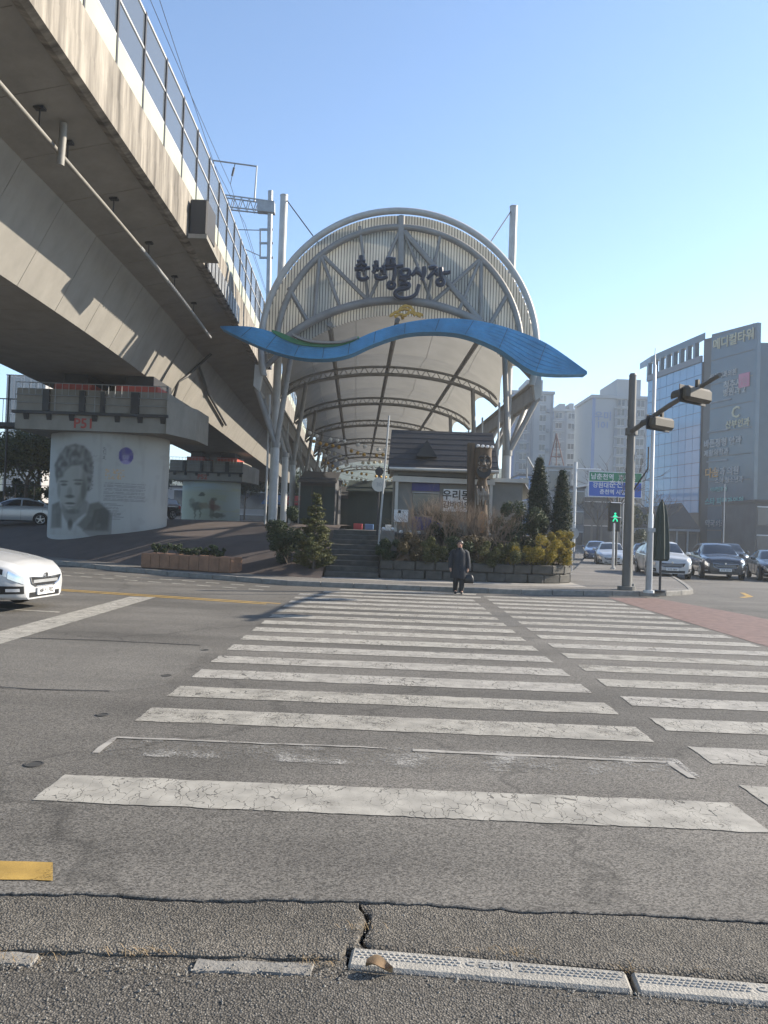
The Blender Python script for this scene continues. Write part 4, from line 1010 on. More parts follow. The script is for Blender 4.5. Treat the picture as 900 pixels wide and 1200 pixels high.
# ------------------------------------------------------------------ market kiosk
ks=empty('market_kiosk',(2.35,32,1.72)); tag(ks,'small beige market kiosk with steep dark roof beside the arch','kiosk')
zf=1.72
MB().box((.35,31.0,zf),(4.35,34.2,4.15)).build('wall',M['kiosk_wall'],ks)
b=MB().add([(.1,30.45,4.28),(4.52,30.45,4.28),(4.52,34.7,4.28),(.1,34.7,4.28),(.2,31.9,5.95),(4.42,31.9,5.95),(4.42,33.2,5.95),(.2,33.2,5.95)],[(0,3,2,1),(4,5,6,7),(0,1,5,4),(1,2,6,5),(2,3,7,6),(3,0,4,7)])
rf=b.build('roof',M['roof_dark'],ks)
for k in range(7):
    t=(k+.5)/7; y=lerp(30.45,31.9,t); z=lerp(4.28,5.95,t); xa=lerp(.1,.2,t); xb=lerp(4.52,4.42,t)
    MB().obox((xa+.02,y-.006,z),(xb-.02,y-.006,z),.012,.02).build('roof_lap',M['roof_dark'],rf)
MB().add([(1.2,30.6,4.75),(2.05,30.6,4.75),(1.62,30.62,5.42),(1.62,31.6,5.42),(1.2,31.25,4.8),(2.05,31.25,4.8)],[(0,1,2),(0,2,3,4),(1,5,3,2)]).build('dormer',M['dark'],rf)
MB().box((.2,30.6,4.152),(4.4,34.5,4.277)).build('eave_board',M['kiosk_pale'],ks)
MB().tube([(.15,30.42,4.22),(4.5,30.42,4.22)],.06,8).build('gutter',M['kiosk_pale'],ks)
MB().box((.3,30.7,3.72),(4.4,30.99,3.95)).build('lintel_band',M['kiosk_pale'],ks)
for x in (.42,4.2): MB().box((x,30.72,zf),(x+.12,30.9,3.72)).build('porch_post',M['kiosk_pale'],ks)
MB().tube([(.5,30.68,3.98),(4.2,30.68,3.93)],.02,5).build('cable',M['dark'],ks)
def kpx(a,c,e,f,y,name,m,dep=.06):
    p=U(a,c,y); q=U(e,f,y); return MB().box((p.x,y,q.z),(q.x,y+dep,p.z)).build(name,m,ks)
kpx(483,562,515,576,30.94,'transom',M['kiosk_blue']); kpx(483,576.3,515,578.3,30.93,'transom_bar',M['winframe'],.07)
d_=kpx(484,578.6,514,605,30.95,'window',M['car_glass'],.05)
kpx(483,605.3,515,622,30.94,'sill_panel',M['kiosk_blue'])
s1=kpx(520,573,549,600,30.9,'sign_board',M['sign_white'],.06)
for t_,px,py,sz in (('우리동',535,581,.42),('감바이오',535,592,.30)):
    inst('lettering',text_mesh(t_,M['sign_black'],sz,.004,.008),U(px,py,30.885),ks)
s2=kpx(462,597,478,612,30.6,'notice_board',M['sign_white'],.04)
inst('lettering',text_mesh('■ 1',M['sign_black'],.16,.003),U(470,600,30.585),ks)
# pale annex
an=empty('kiosk_annex',(5.0,32,1.72)); tag(an,'low pale flat-roofed annex to the right of the kiosk','annex')
MB().box((4.36,31.2,zf),(5.6,34.0,3.85)).build('wall',M['kiosk_wall'],an)
MB().box((4.37,31.0,3.86),(5.8,34.2,4.02)).build('roof_slab',M['kiosk_pale'],an)
MB().prism([(5.6,31.3,4.021),(6.1,31.6,3.3),(6.1,34,3.3),(5.6,34,4.021)],(0,0,.06)).build('awning',M['white_steel'],an)
MB().tube([(5.7,30.9,4.9),(6.5,30.9,3.6)],.04,6).build('awning_rod',M['white_steel'],an)
MB().tube([(5.7,30.9,4.05),(5.7,30.9,4.9)],.03,6).build('awning_post',M['white_steel'],an)

# carved totem post
tp=empty('totem_post',(3.65,29.3,1.4)); tag(tp,'carved wooden guardian post with a pale bearded face before the kiosk','totem')
ty=29.3
def tpx(px,py): return U(px,py,ty)
l0=tpx(548,628); r0=tpx(571,628); l1=tpx(549,519); r1=tpx(576,522)
MB().prism([(l0.x,ty+.05,l0.z),(lerp(l0.x,r0.x,.35),ty+.05,l0.z),(lerp(l1.x,r1.x,.3),ty+.05,l1.z),(l1.x,ty+.05,l1.z)],(0,.35,0)).build('back_plank',M['wood'],tp)
b=MB()
prof=[(628,556,572),(612,556,572),(598,557,571),(590,558,571),(572,557,572),(562,560,570),(556,556,574),(545,555,576),(530,556,576),(525,557,577)]
rows=[]
for py,xa,xb in prof:
    a=tpx(xa,py); c=tpx(xb,py); cx=(a.x+c.x)/2; hw=(c.x-a.x)/2
    rows.append([(cx+hw*math.cos(t),ty-.02+hw*.75*math.sin(t),a.z) for t in [2*math.pi*k/14 for k in range(14)]])
b.grid(rows,True); b.f+=[tuple(range(14)),tuple(range(len(b.v)-1,len(b.v)-15,-1))]
b.build('trunk',M['wood'],tp,True)
p=tpx(566,548); 
def face(y,x0,z0,rx,rz,n=16,dep=.08):
    return MB().prism([(x0+rx*math.cos(2*math.pi*k/n),y,z0+rz*math.sin(2*math.pi*k/n)) for k in range(n)],(0,dep,0))
face(ty-.36,p.x,p.z-.15,.27,.27,dep=.14).build('jaw',M['dark'],tp)
face(ty-.40,p.x,p.z+.15,.26,.36,12,dep=.16).build('mask',M['wood'],tp)
for k in range(16):
    a0=rnd.random()*6.28; q0=Vector((p.x+rnd.uniform(-.2,.2),ty-.42,p.z+.15+rnd.uniform(-.28,.28))); MB().tube([q0,q0+Vector((.07*math.cos(a0),-.02,.07*math.sin(a0))),q0+Vector((.1*math.cos(a0+.9),0,.1*math.sin(a0+.9)))],[.015,.03,.012],6).build('carved_curl',M['wood_pale'],tp)
for s_ in(-1,1):
    face(ty-.44,p.x+s_*.11,p.z+.24,.075,.06,10,.06).build('eye',M['dark'],tp)
    MB().tube([(p.x+s_*.03,ty-.43,p.z+.36),(p.x+s_*.12,ty-.44,p.z+.40),(p.x+s_*.22,ty-.43,p.z+.33)],.03,6).build('brow',M['dark'],tp)
MB().tube([(p.x,ty-.42,p.z+.26),(p.x,ty-.47,p.z+.06)],[.035,.07],8).build('nose',M['wood_pale'],tp)
MB().tube([(p.x-.13,ty-.42,p.z-.06),(p.x,ty-.45,p.z-.04),(p.x+.13,ty-.42,p.z-.07)],.03,6).build('mouth',M['dark'],tp)
for k in range(4):
    q=tpx(559+k*5.5,523.5+k*.5); MB().bbox((q.x-.055,ty-.4,q.z-.05),(q.x+.055,ty-.2,q.z+.05),.02).build('stud',M['sign_white'],tp)
for k in range(7):
    a0=tpx(558+k*2,570+ (k%3)*3); a1=tpx(559+k*1.7+(k%2),592-(k%3)*3)
    MB().tube([(a0.x,ty-.22,a0.z),(a0.x+.05,ty-.27,(a0.z+a1.z)/2),(a1.x,ty-.22,a1.z)],[.03,.055,.03],6).build('beard_lock',M['wood_pale'],tp)
a=tpx(564,612); face(ty-.27,a.x,a.z,.17,.42,14,.1).build('base_carving',M['wood_orange'],tp)

# leaning white pole with a round sign
lp=empty('leaning_pole',U(443,638,28.2)); tag(lp,'thin white pole leaning against the kiosk corner','pole')
MB().tube([U(443,645,28.2),U(456,487,28.2)],.035,8).build('shaft',M['white_steel'],lp)
MB().tube([U(443,645,28.2),U(443.3,640,28.2)],.08,8).build('foot',M['white_steel'],lp)
q=U(444,568,29.4); rs=empty('round_sign',(q.x,29.4,1.7)); tag(rs,'round white sign on a dark post by the market steps','sign')
MB().tube([(q.x,29.43,1.4),(q.x,29.43,q.z+.7)],.04,8).build('post',M['steel_dark'],rs)
b=MB().tube([(q.x,29.36,q.z),(q.x,29.39,q.z)],.27,24); b.build('disc',M['kiosk_pale'],rs)
inst('lettering',text_mesh('30',M['steel_grey'],.22,.002),(q.x,29.35,q.z),rs)
MB().tube([(q.x,29.34,q.z+.5),(q.x,29.42,q.z+.5)],.16,16).build('lamp_head',M['dark'],rs)
# low parapet with a row of pale knobs
pr=empty('parapet_rail',(.9,28.6,1.4)); tag(pr,'low stone parapet topped with a row of pale knobs before the kiosk','parapet')
MB().bbox((-.1,28.5,.6),(.42,28.9,1.75),.02).build('pillar',M['kerb'],pr)
for i in range(6): MB().bbox((.43+i*.34,28.55,.9),(.43+i*.34+.33,28.85,1.62),.02).build('stone',M['stone'],pr)
MB().box((-.05,28.53,1.621),(2.5,28.87,1.66)).build('coping',M['steel_dark'],pr)
for i in range(8):
    MB().lathe([(.03,0),(.07,.03),(.075,.07),(.05,.11),(.01,.125)],(-.0+i*.33,28.6,1.66 if i>1 else 1.75),10).build('knob',M['sign_white'],pr,True)

# planter bed with stone wall
pl=empty('planter_bed',(3,26.2,.13)); tag(pl,'raised planting bed with a rough stone block wall along the pavement','planter')
wall=[(-.08,26.0),(2.2,25.95),(4.4,25.95),(5.8,26.15),(6.6,26.9),(6.85,28.0),(6.9,30.2)]
cumw=[0]
for p_,q_ in zip(wall,wall[1:]): cumw.append(cumw[-1]+math.dist(p_,q_))
def wpt(s):
    for i in range(len(wall)-1):
        if s<=cumw[i+1]:
            t=(s-cumw[i])/(cumw[i+1]-cumw[i]); return (lerp(wall[i][0],wall[i+1][0],t),lerp(wall[i][1],wall[i+1][1],t))
    return wall[-1]
for c_ in range(2):
    s=0 if c_==0 else -.3
    while s<cumw[-1]:
        L=rnd.uniform(.55,.8); a=wpt(max(0,s)+.01); e=wpt(min(cumw[-1],s+L)-.01); s+=L
        d=math.dist(a,e)
        if d<.2: continue
        dp=rnd.uniform(-.02,.02)
        b=MB().bbox((0,dp,0),(d,.32,.305),.035)
        for i,p_ in enumerate(b.v): b.v[i]=p_+Vector((rnd.uniform(-.01,.01),rnd.uniform(-.015,.015),rnd.uniform(-.012,.008)))
        inst('stone_block',b.mesh('stone_block',M['stone']),(a[0],a[1],.135+c_*.315),pl,(0,0,math.atan2(e[1]-a[1],e[0]-a[0])))
b=MB(); rows=[]
for j in range(9):
    t=j/8; rows.append([(lerp(-.05,6.75,i/14),26.25+t*4.0+(.5*max(0,lerp(-.05,6.75,i/14)-5)*(1-t)),0.72+.93*t+.05*mnoise.noise((i*.6,j*.6,2))) for i in range(15)])
b.grid(rows).build('soil',M['soil'],pl,True)
MB().box((-.1,26.2,.135),(.0,30.2,1.1)).build('side_wall',M['stone'],pl)
# long box planter on the left pavement
bp_=empty('brick_planter',(-6.85,26.2,.14)); tag(bp_,'long low reddish planter box with clipped dark shrubs at the kerb','planter')
a=Vector((-8.5,27.15,.14)); c=Vector((-5.1,25.75,.14)); rzp=math.atan2(c.y-a.y,c.x-a.x); Lp=(c-a).length
bo=inst('box',MB().bbox((0,0,0),(Lp,.75,.52),.02).mesh('box',M['planter']),a,bp_,(0,0,rzp))
for i in range(9):
    inst('facing_board',MB().box((i*Lp/9+.01,-.025,.03),((i+1)*Lp/9-.01,-.002,.5)).mesh('facing_board',M['planter']),a,bp_,(0,0,rzp))
inst('facing_board',MB().box((Lp+.002,.03,.03),(Lp+.025,.72,.5)).mesh('facing_board',M['planter']),a,bp_,(0,0,rzp))

# ------------------------------------------------------------------ plants
def leaves(n, fn, size, mat_, name, parent, flat=0):
    vs_=[];fs=[]
    for i in range(n):
        p,out=fn()
        u=Vector((rnd.gauss(0,1),rnd.gauss(0,1),rnd.gauss(0,.7))).normalized(); w=u.cross(out+Vector((rnd.gauss(0,.4),rnd.gauss(0,.4),rnd.gauss(0,.4))))
        if w.length<1e-3: continue
        w.normalize(); s=size*rnd.uniform(.6,1.3); o=len(vs_)
        vs_+=[p-u*s,p+w*s*.45,p+u*s,p-w*s*.45]; fs.append((o,o+1,o+2,o+3))
    b=MB(); b.v=vs_; b.f=fs
    return b.build(name,mat_,parent)
def clumps(c,rx,ry,rz,k):
    out=[]
    for i in range(k):
        d=Vector((rnd.gauss(0,1),rnd.gauss(0,1),rnd.gauss(0,1))).normalized()*rnd.uniform(.35,.95)
        out.append((Vector((c[0]+d.x*rx,c[1]+d.y*ry,c[2]+d.z*rz)),rnd.uniform(.2,.42)*(rx+ry+rz)/3))
    return out
def shrub(name,x,y,z,rx,ry,h,n,size,m_,label,group=None,stems=5,k=16):
    r=empty(name,(x,y,z)); tag(r,label,'shrub',group)
    cl=clumps((x,y,z+h*.55),rx,ry,h*.5,k)
    def fn():
        c,rr=rnd.choice(cl); d=Vector((rnd.gauss(0,1),rnd.gauss(0,1),rnd.gauss(0,1))).normalized(); p=c+d*rr*rnd.uniform(.5,1)
        p.z=max(p.z,z+.02); return p,d
    leaves(n,fn,size,m_,'foliage',r)
    b=MB()
    for i in range(stems):
        c=rnd.choice(cl)[0]; b.tube([(x+rnd.uniform(-.1,.1),y,z-.05),((x+c.x)/2,(y+c.y)/2,lerp(z,c.z,.6)),c],[.02,.014,.006],5)
    b.build('stems',M['bark'],r); return r
def conifer(name,x,y,z,r_,h,n,m_,label,group=None,size=.07,shape=.75):
    r=empty(name,(x,y,z)); tag(r,label,'tree',group)
    MB().tube([(x,y,z-.1),(x,y,z+h*.9)],[.07,.015],7).build('trunk',M['bark'],r)
    tips=[]
    for i in range(110):
        t=rnd.random()**1.2*.98; a=rnd.random()*6.28; rr=r_*((1-t)**shape)*(1 if t<.75 else (1-t)/.25*.75+.25)*rnd.uniform(.75,1.1); tips.append((t,a,rr))
    def fn():
        t,a,rr=rnd.choice(tips); q=rnd.random()**.5
        if shape<.7:
            t=rnd.random()**1.05; a=rnd.random()*6.283; q=rnd.random()**.35
            rr=r_*(min(1,.55+t*3)*(1-t**2.2)**.8)*(.78+.34*mnoise.noise((math.cos(a)*2.4,math.sin(a)*2.4,t*7+x)))
        zz=z+.08+h*(t*.95+.10*q*(1-t)+abs(rnd.gauss(0,.012))); d=Vector((math.cos(a),math.sin(a),.6))
        p=Vector((x+math.cos(a)*rr*q+rnd.gauss(0,.05),y+math.sin(a)*rr*q+rnd.gauss(0,.05),zz)); return p,d.normalized()
    leaves(n,fn,size,m_,'crown',r); return r
def twigs(b,p,d,L,r_,depth,spread=.5):
    q=p+d*L; mid=p.lerp(q,.5)+Vector((rnd.gauss(0,.04),rnd.gauss(0,.04),0))*L
    b.tube([p,mid,q],[r_,r_*.8,r_*.6],4 if depth<2 else 6,False)
    if depth<=0: return
    for i in range(rnd.choice((2,3,3)) ):
        nd=(d+Vector((rnd.gauss(0,spread),rnd.gauss(0,spread),rnd.gauss(.12,spread*.6)))).normalized()
        twigs(b,p.lerp(q,rnd.uniform(.55,1)),nd,L*rnd.uniform(.6,.85),r_*.6,depth-1,spread)
def bare_shrub(x,y,z,h,n,label,group=None,mm='twig'):
    b=MB()
    for i in range(n):
        a=rnd.random()*6.28; d=Vector((math.cos(a)*.45,math.sin(a)*.35,1)).normalized()
        twigs(b,Vector((x+rnd.uniform(-.25,.25),y+rnd.uniform(-.15,.15),z-.05)),d,h*.42,.012,3,.38)
    r=empty('bare_shrub',(x,y,z)); tag(r,label,'shrub',group); b.build('stems',M[mm],r); return r
def soil_z(y): return .72+.93*max(0,min(1,(y-26.25)/4))
M['leaf_brown']=leafmat('leaf_brown',(.05,.04,.022),(.11,.085,.045),.2)
yl='yellowing forsythia shrub spilling over the stone wall of the planting bed'
for i,(x,y,h,rx) in enumerate(((3.7,26.2,.9,.5),(4.3,26.2,.95,.5),(4.9,26.2,1.0,.55),(5.5,26.4,1.05,.55),(6.1,26.9,1.05,.5),(6.4,27.8,1.1,.45))):
    shrub('forsythia_shrub',x,y,soil_z(y)-.28,rx*1.15,.55,h*1.15,6500,.032,M['leaf_yel' if i>1 else 'leaf_mid'],yl if i>1 else 'olive green shrub spilling over the stone wall next to the yellowing ones','forsythia shrubs')
for i,(x,y,h,rx) in enumerate(((.3,26.2,.9,.45),(1.0,26.15,1.0,.5),(1.8,26.2,1.05,.5),(2.6,26.2,1.05,.55),(3.2,26.3,1.1,.5))):
    shrub('evergreen_shrub',x,y,soil_z(y)-.28,rx*1.2,.55,h*1.2,5600,.034,M[('leaf_dark','leaf_brown','leaf_mid')[i%3]],('low dark green shrub above the shaded stone wall','low brown-tinged shrub above the shaded stone wall','low olive green shrub above the shaded stone wall')[i%3],'low evergreen shrubs')
for i,(x,y,h,rx) in enumerate(((4.6,28.2,1.5,.6),(5.3,28.3,1.7,.6),(2.2,28.4,1.3,.6))):
    shrub('round_bush',x,y,soil_z(y)-.1,rx*1.2,.6,h*1.15,7500,.04,M['leaf_dark'],'taller dark bush behind the low shrubs of the bed','taller bushes of the bed')
for i,(x,y,h) in enumerate(((1.5,27.6,2.2),(2.3,27.4,2.4),(2.9,27.6,2.2),(.9,27.2,1.7),(4.2,27.6,1.9),(3.5,27.3,2.0))):
    bare_shrub(x,y,soil_z(y),h,13,'leafless brown shrub in front of the kiosk','bare shrubs before the kiosk')
conifer('cypress',5.9,29.4,soil_z(29.4)-.1,.56,3.4,15000,M['leaf_con'],'dark slim cypress next to the annex wall','dark cypresses',.042,.5)
conifer('cypress',6.75,29.2,.9,.5,3.4,14000,M['leaf_con'],'dark slim cypress at the street end of the planting bed','dark cypresses',.042,.5)
conifer('juniper',-2.3,25.9,.25,.78,2.75,15000,M['leaf_mid'],'pyramid juniper growing left of the market steps',None,.042,.8)
shrub('evergreen_shrub',-3.3,26.5,.4,.75,.7,1.9,11000,.042,M['leaf_dark'],'dark rounded shrub to the left of the pyramid juniper')
dv=Vector((math.cos(rzp),math.sin(rzp),0)); nv_=Vector((-math.sin(rzp),math.cos(rzp),0))
for i in range(7):
    p_=a+dv*(.3+i*.46)+nv_*.37; shrub('clipped_shrub',p_.x,p_.y,.6,.3,.28,.42,1100,.04,M['leaf_dark'],'small clipped dark shrub in the reddish planter box','shrubs in the planter box',3,9)

# ------------------------------------------------------------------ inside the market
def stall(x0,x1,y,z,h,body,roof,label,group='market stalls'):
    r=empty('market_stall',((x0+x1)/2,y,z)); tag(r,label,'stall',group)
    MB().box((x0,y,z),(x1,y+3,z+h)).build('counter_wall',body,r)
    MB().prism([(x0-.1,y-.9,z+h-.35),(x0-.1,y+3,z+h+.5),(x0-.1,y+3,z+h+.56),(x0-.1,y-.9,z+h-.29)],(x1-x0+.2,0,0)).build('awning',roof,r)
    n=max(2,int((x1-x0)/.6))
    for i in range(n):
        MB().box((lerp(x0,x1,i/n)+.03,y-.04,z+.1),(lerp(x0,x1,(i+1)/n)-.03,y-.003,z+h-.5)).build('shutter',M['tarp'],r)
    return r
stall(-2.2,1.0,46.5,1.72,2.6,M['tarp'],M['tarp'],'closed stall with dark green shutters facing the market steps')
stall(-5.3,-2.6,58,1.8,2.7,M['low_c'],M['roof_dark'],'closed stall under a dark awning deep inside the canopy on the viaduct side')
stall(1.8,5,48,1.72,2.6,M['low_c'],M['roof_dark'],'closed stall under a dark awning behind the kiosk')
stall(-2.4,2.5,76,1.72,3.2,M['low_c'],M['tarp'],'closed stall with a dark green awning at the far end of the canopy')
for i,(x,m_) in enumerate(((-9.7,'awning_blue'),(-8.1,'awning_red'))):
    stall(x,x+1.5,62,1.9,1.9,M['low_b'],M[m_],['small stall with a blue awning between the far pier and the canopy columns','small stall with a red awning beside the canopy columns'][i])
for i,y in enumerate((44,52,60,68,80)):  # stall rows added on both sides to darken the covered aisle
    for sd in (-1,1):
        xx=XC+tx(y+2)+(-4.9 if sd<0 else 2.9)
        if sd>0 and y<50: continue
        stall(xx,xx+2.0,y,1.72,2.9,M['low_c'],M['roof_dark'],'dark shuttered stall in the %s row added to darken the covered aisle'%('viaduct-side' if sd<0 else 'kiosk-side'),'stall rows '+('by the viaduct' if sd<0 else 'behind the kiosk'))
MB_=MB()
for i,(x,y,m_,lab) in enumerate(((-1.75,44.6,'awning_red','red plastic crate standing before the green shuttered stall'),(-1.1,44.9,'awning_blue','blue plastic crate standing before the green shuttered stall'),(.1,44.7,'sign_white','white foam box standing before the green shuttered stall'),(.55,45.2,'awning_yel','yellow plastic crate beside the white foam box'))):
    b=MB().bbox((x,y,1.722),(x+.52,y+.38,1.722+.34),.02); o=b.build('market_crate',M[m_]); tag(o,lab,'crate')
    for zz in (.1,.2): MB().box((x+.03,y-.012,1.722+zz),(x+.49,y-.001,1.722+zz+.05)).build('rib',M[m_],o)
cloths=[M['sign_white'],M['gold'],M['cloth']]
for k,y in enumerate((50,54,60,65,72,78,86,92)):
    g=empty('lantern_string',(XC+tx(y),y,8)); tag(g,'string of small %s lanterns slung across the market aisle'%('white','gold','cream')[k%3],'lantern string','lantern strings')
    x0=XC+tx(y)-5.4; x1=XC+tx(y)+5.4; pts=[]
    for i in range(25):
        t=i/24; pts.append(Vector((lerp(x0,x1,t),y+.6*math.sin(t*3+k),8.3-4*t*(1-t)*(1.0+.02*(y-50))-.1*math.sin(t*17+k))))
    MB().tube(pts,.012,4).build('string',M['steel_dark'],g)
    b=MB(); 
    for p_ in pts[1:-1]:
        if rnd.random()<.85: b.lathe([(.02,-.3),(.1,-.26),(.14,-.17),(.1,-.07),(.02,-.03)],p_,8)
    o=b.build('lanterns',cloths[k%3],g,True); o['kind']='stuff'
# ------------------------------------------------------------------ traffic pole, signs, poles on the right
PZ=.13
def proj_x(px,y): return U(px,620,y).x
pb=Vector((7.8,24.5,PZ))
tpole=empty('signal_pole',pb); tag(tpole,'thick grey signal pole with a long arm on the corner pavement','pole')
MB().tube([pb,pb+Vector((.02,0,6.85))],[.15,.115],16).build('shaft',M['pole'],tpole,True)
MB().tube([pb+Vector((.02,0,6.85)),pb+Vector((.02,0,6.93))],[.13,.09],16).build('top_cap',M['pole'],tpole,True)
MB().tube([pb,pb+Vector((0,0,.12))],.28,16).build('base_plate',M['pole'],tpole)
arm0=pb+Vector((0,0,5.05)); arm1=Vector((7.62,17.6,5.62))
MB().tube([arm0,arm0.lerp(arm1,.5)+Vector((0,0,.05)),arm1],[.085,.07,.05],10).build('arm',M['pole'],tpole,True)
MB().tube([pb+Vector((.02,0,4.95)),pb+Vector((.02,0,5.17))],.19,16).build('arm_clamp',M['pole'],tpole)
MB().tube([pb+Vector((.15,.02,3.2)),pb+Vector((.62,.1,3.9)),pb+Vector((.62,.1,4.6))],.025,6).build('cable_loop',M['steel_dark'],tpole)
def signal_head(root,c,yaw,name='signal_head'):
    r=MB()
    mt=Matrix.Translation(c)@Matrix.Rotation(yaw,4,'Z')
    def T(b): 
        b.v=[mt@p for p in b.v]; return b
    o=T(MB().bbox((-.50,-.11,-.17),(.50,.11,.17),.07)).build(name,M['signal'],root)
    T(MB().bbox((-.54,.112,-.21),(.54,.13,.21),.008)).build('backboard',M['steel_dark'],o)
    for k in (-.32,0,.32):
        b=MB(); rows=[]
        for yy in (.131,.40):
            rows.append([(k+.145*math.cos(t),yy,.145*math.sin(t)-(yy-.13)*.15) for t in [R(-30)+R(240)*i/10 for i in range(11)]])
        T(b.grid(rows)).build('visor',M['signal'],o)
        T(MB().tube([(k,.131,0),(k,.15,0)],.13,16)).build('lens',M['dark'],o)
    T(MB().obox((0,0,.17),(0,0,.36),.08,.08)).build('hanger',M['signal'],o)
signal_head(tpole,Vector((7.85,21.9,5.1)),R(35)); signal_head(tpole,Vector((7.35,18.2,5.25)),R(35))
fp=Vector((8.2,23.6,PZ)); wp=empty('white_pole',fp); tag(wp,'slim white pole with a pointed tip standing beside the grey signal pole','pole')
MB().tube([fp,fp+Vector((0,0,2.4)),fp+Vector((0,0,2.45)),fp+Vector((.0,0,7.0)),fp+Vector((0,0,7.05)),fp+Vector((0,0,7.55))],[.085,.08,.062,.05,.025,.012],12).build('shaft',M['pole_white'],wp,True)
MB().tube([fp,fp+Vector((0,0,.08))],.17,12).build('base_plate',M['pole_white'],wp)
MB().tube([fp+Vector((0,0,.08)),fp+Vector((0,0,1.9))],.1,12).build('sleeve',M['steel_grey'],wp,True)
MB().box((fp.x-.12,fp.y-.11,2.0),(fp.x+.12,fp.y+.11,2.12)).build('clamp',M['steel_grey'],wp)
# folded shade parasol
sp=Vector((8.72,24.1,PZ)); ps=empty('shade_parasol',sp); tag(ps,'folded pavement shade parasol in a dark green cover on a thin post','parasol')
MB().tube([sp,sp+Vector((0,0,2.9))],.04,8).build('post',M['steel_dark'],ps)
MB().tube([sp,sp+Vector((0,0,.06))],.2,12).build('base_plate',M['steel_dark'],ps)
rows=[]
for z,r_ in ((.98,.20),(1.05,.25),(1.4,.25),(2.0,.21),(2.4,.17),(2.7,.11),(2.85,.04)):
    rows.append([(sp.x+r_*(1+.12*math.cos(k*math.pi))*math.cos(k*math.pi/8),sp.y+r_*(1+.12*math.cos(k*math.pi))*math.sin(k*math.pi/8),PZ+z) for k in range(16)])
b=MB().grid(rows,True); b.f+=[tuple(range(16))]; b.build('cover',M['parasol'],ps)
# thin pole + signs behind
def simple_pole(name,p,h,r_,m_,label,group=None,arm=None):
    e=empty(name,p); tag(e,label,'pole',group); p=Vector(p)
    MB().tube([p,p+Vector((0,0,h))],[r_,r_*.7],10).build('shaft',m_,e,True)
    MB().tube([p,p+Vector((0,0,.1))],r_*1.7,10).build('base_plate',m_,e)
    if arm:
        q=p+Vector((0,0,h)); MB().tube([q,q+Vector((arm*.5,-.3,.35)),q+Vector((arm,-.5,.4))],.04,8).build('arm',m_,e,True)
        MB().bbox((q.x+arm-.3,q.y-.62,q.z+.34),(q.x+arm+.3,q.y-.4,q.z+.44),.03).build('lamp_head',m_,e)
    return e
simple_pole('sign_post',(8.05,24.9,PZ),1.95,.04,M['pole_white'],'short thin pale post between the signal pole and the parasol')
simple_pole('signal_pole',(8.5,26.4,PZ),4.3,.11,M['pole'],'shorter dark pole partly hidden behind the thick signal pole')
# road sign gantry
gy=60; a=U(690,552,gy); c=U(752,584,gy)
gs=empty('direction_sign',(U(674,650,gy).x,gy,0)); tag(gs,'green and blue direction sign on an arm over the side street','road sign')
gx=U(674,600,gy).x
MB().tube([(gx,gy+.3,0),(gx,gy+.3,7.6)],.14,12).build('post',M['pole_white'],gs,True)
for zz in (a.z+.15,a.z-.9): MB().tube([(gx,gy+.3,zz-.4 if zz<a.z else zz),(a.x+1,gy+.15,zz)],.07,8).build('arm',M['pole_white'],gs,True)
MB().box((a.x,gy,c.z),(c.x,gy+.06,a.z)).build('board',M['sign_white'],gs)
zm=lerp(a.z,c.z,.4)
MB().box((a.x+.06,gy-.012,zm+.04),(c.x-.06,gy-.002,a.z-.06)).build('green_panel',M['sign_green'],gs)
MB().box((a.x+.06,gy-.012,c.z+.06),(c.x-.06,gy-.002,zm-.02)).build('blue_panel',M['sign_blue'],gs)
for t_,px,py,sz in (('남춘천역',706,559,.5),('후평동',735,561,.5),('강원대',704,569,.46),('춘천역 시청',718,577,.42),('춘천',722,568,.62)):
    inst('lettering',text_mesh(t_,M['sign_white'],sz,.002,.008),U(px,py,gy-.02),gs)
# pedestrian signal showing a green figure
py_=45; a=U(711,588,py_); c=U(729,623,py_)
pg=empty('pedestrian_signal',((a.x+c.x)/2,py_,0)); tag(pg,'black pedestrian signal box showing a green walking figure','signal')
cx=(a.x+c.x)/2
MB().tube([(cx+.25,py_+.3,0),(cx+.25,py_+.3,a.z+.3)],.07,10).build('post',M['pole'],pg,True)
MB().bbox((cx-.33,py_-.15,c.z),(cx+.33,py_+.2,a.z),.04).build('housing',M['black'],pg)
zc_=U(720,606,py_).z
for zz in (zc_+.5,zc_-.35): MB().prism([(cx-.3,py_-.151,zz+.35),(cx+.3,py_-.151,zz+.35),(cx+.3,py_-.4,zz+.3),(cx-.3,py_-.4,zz+.3)],(0,0,.02)).build('visor',M['steel_grey'],pg)
b=MB(); y=py_-.17
b.tube([(cx,y,zc_+.2),(cx,y+.01,zc_+.2)],.06,10)
for s_ in ([(0,.12),(-.02,-.05)],[(-.02,-.05),(-.13,-.26)],[(-.01,-.05),(.1,-.15),(.13,-.26)],[(0,.1),(-.13,.0)],[(0,.1),(.13,.0)]):
    b.tube([(cx+p[0],y,zc_+p[1]) for p in s_],.038,6,True,(1,.3,1))
b.build('walking_figure',M['led_green'],pg)
simple_pole('lamp_post',(12.0,40,PZ),2.4,.07,M['pole_white'],'pale post with a small lamp at the kerb of the side street')
for i,(x,y,h,lab) in enumerate(((19.3,62,6.5,'far street lamp near the direction sign'),(31,70,7,'street lamp in front of the tower signs'))):
    simple_pole('street_lamp',(x,y,0),h,.055,M['steel_grey'],lab,'far street lamps',None if i else 1.0)
# round sign on post near the bed corner
e=empty('round_traffic_sign',(proj_x(671,36),36,PZ)); tag(e,'small round grey traffic sign seen from behind at the bed corner','sign')
q=U(671,625,36); MB().tube([(q.x,36,PZ),(q.x,36,q.z+.3)],.035,8).build('post',M['pole_white'],e); MB().tube([(q.x,35.93,q.z),(q.x,35.96,q.z)],.28,20).build('disc',M['steel_grey'],e)

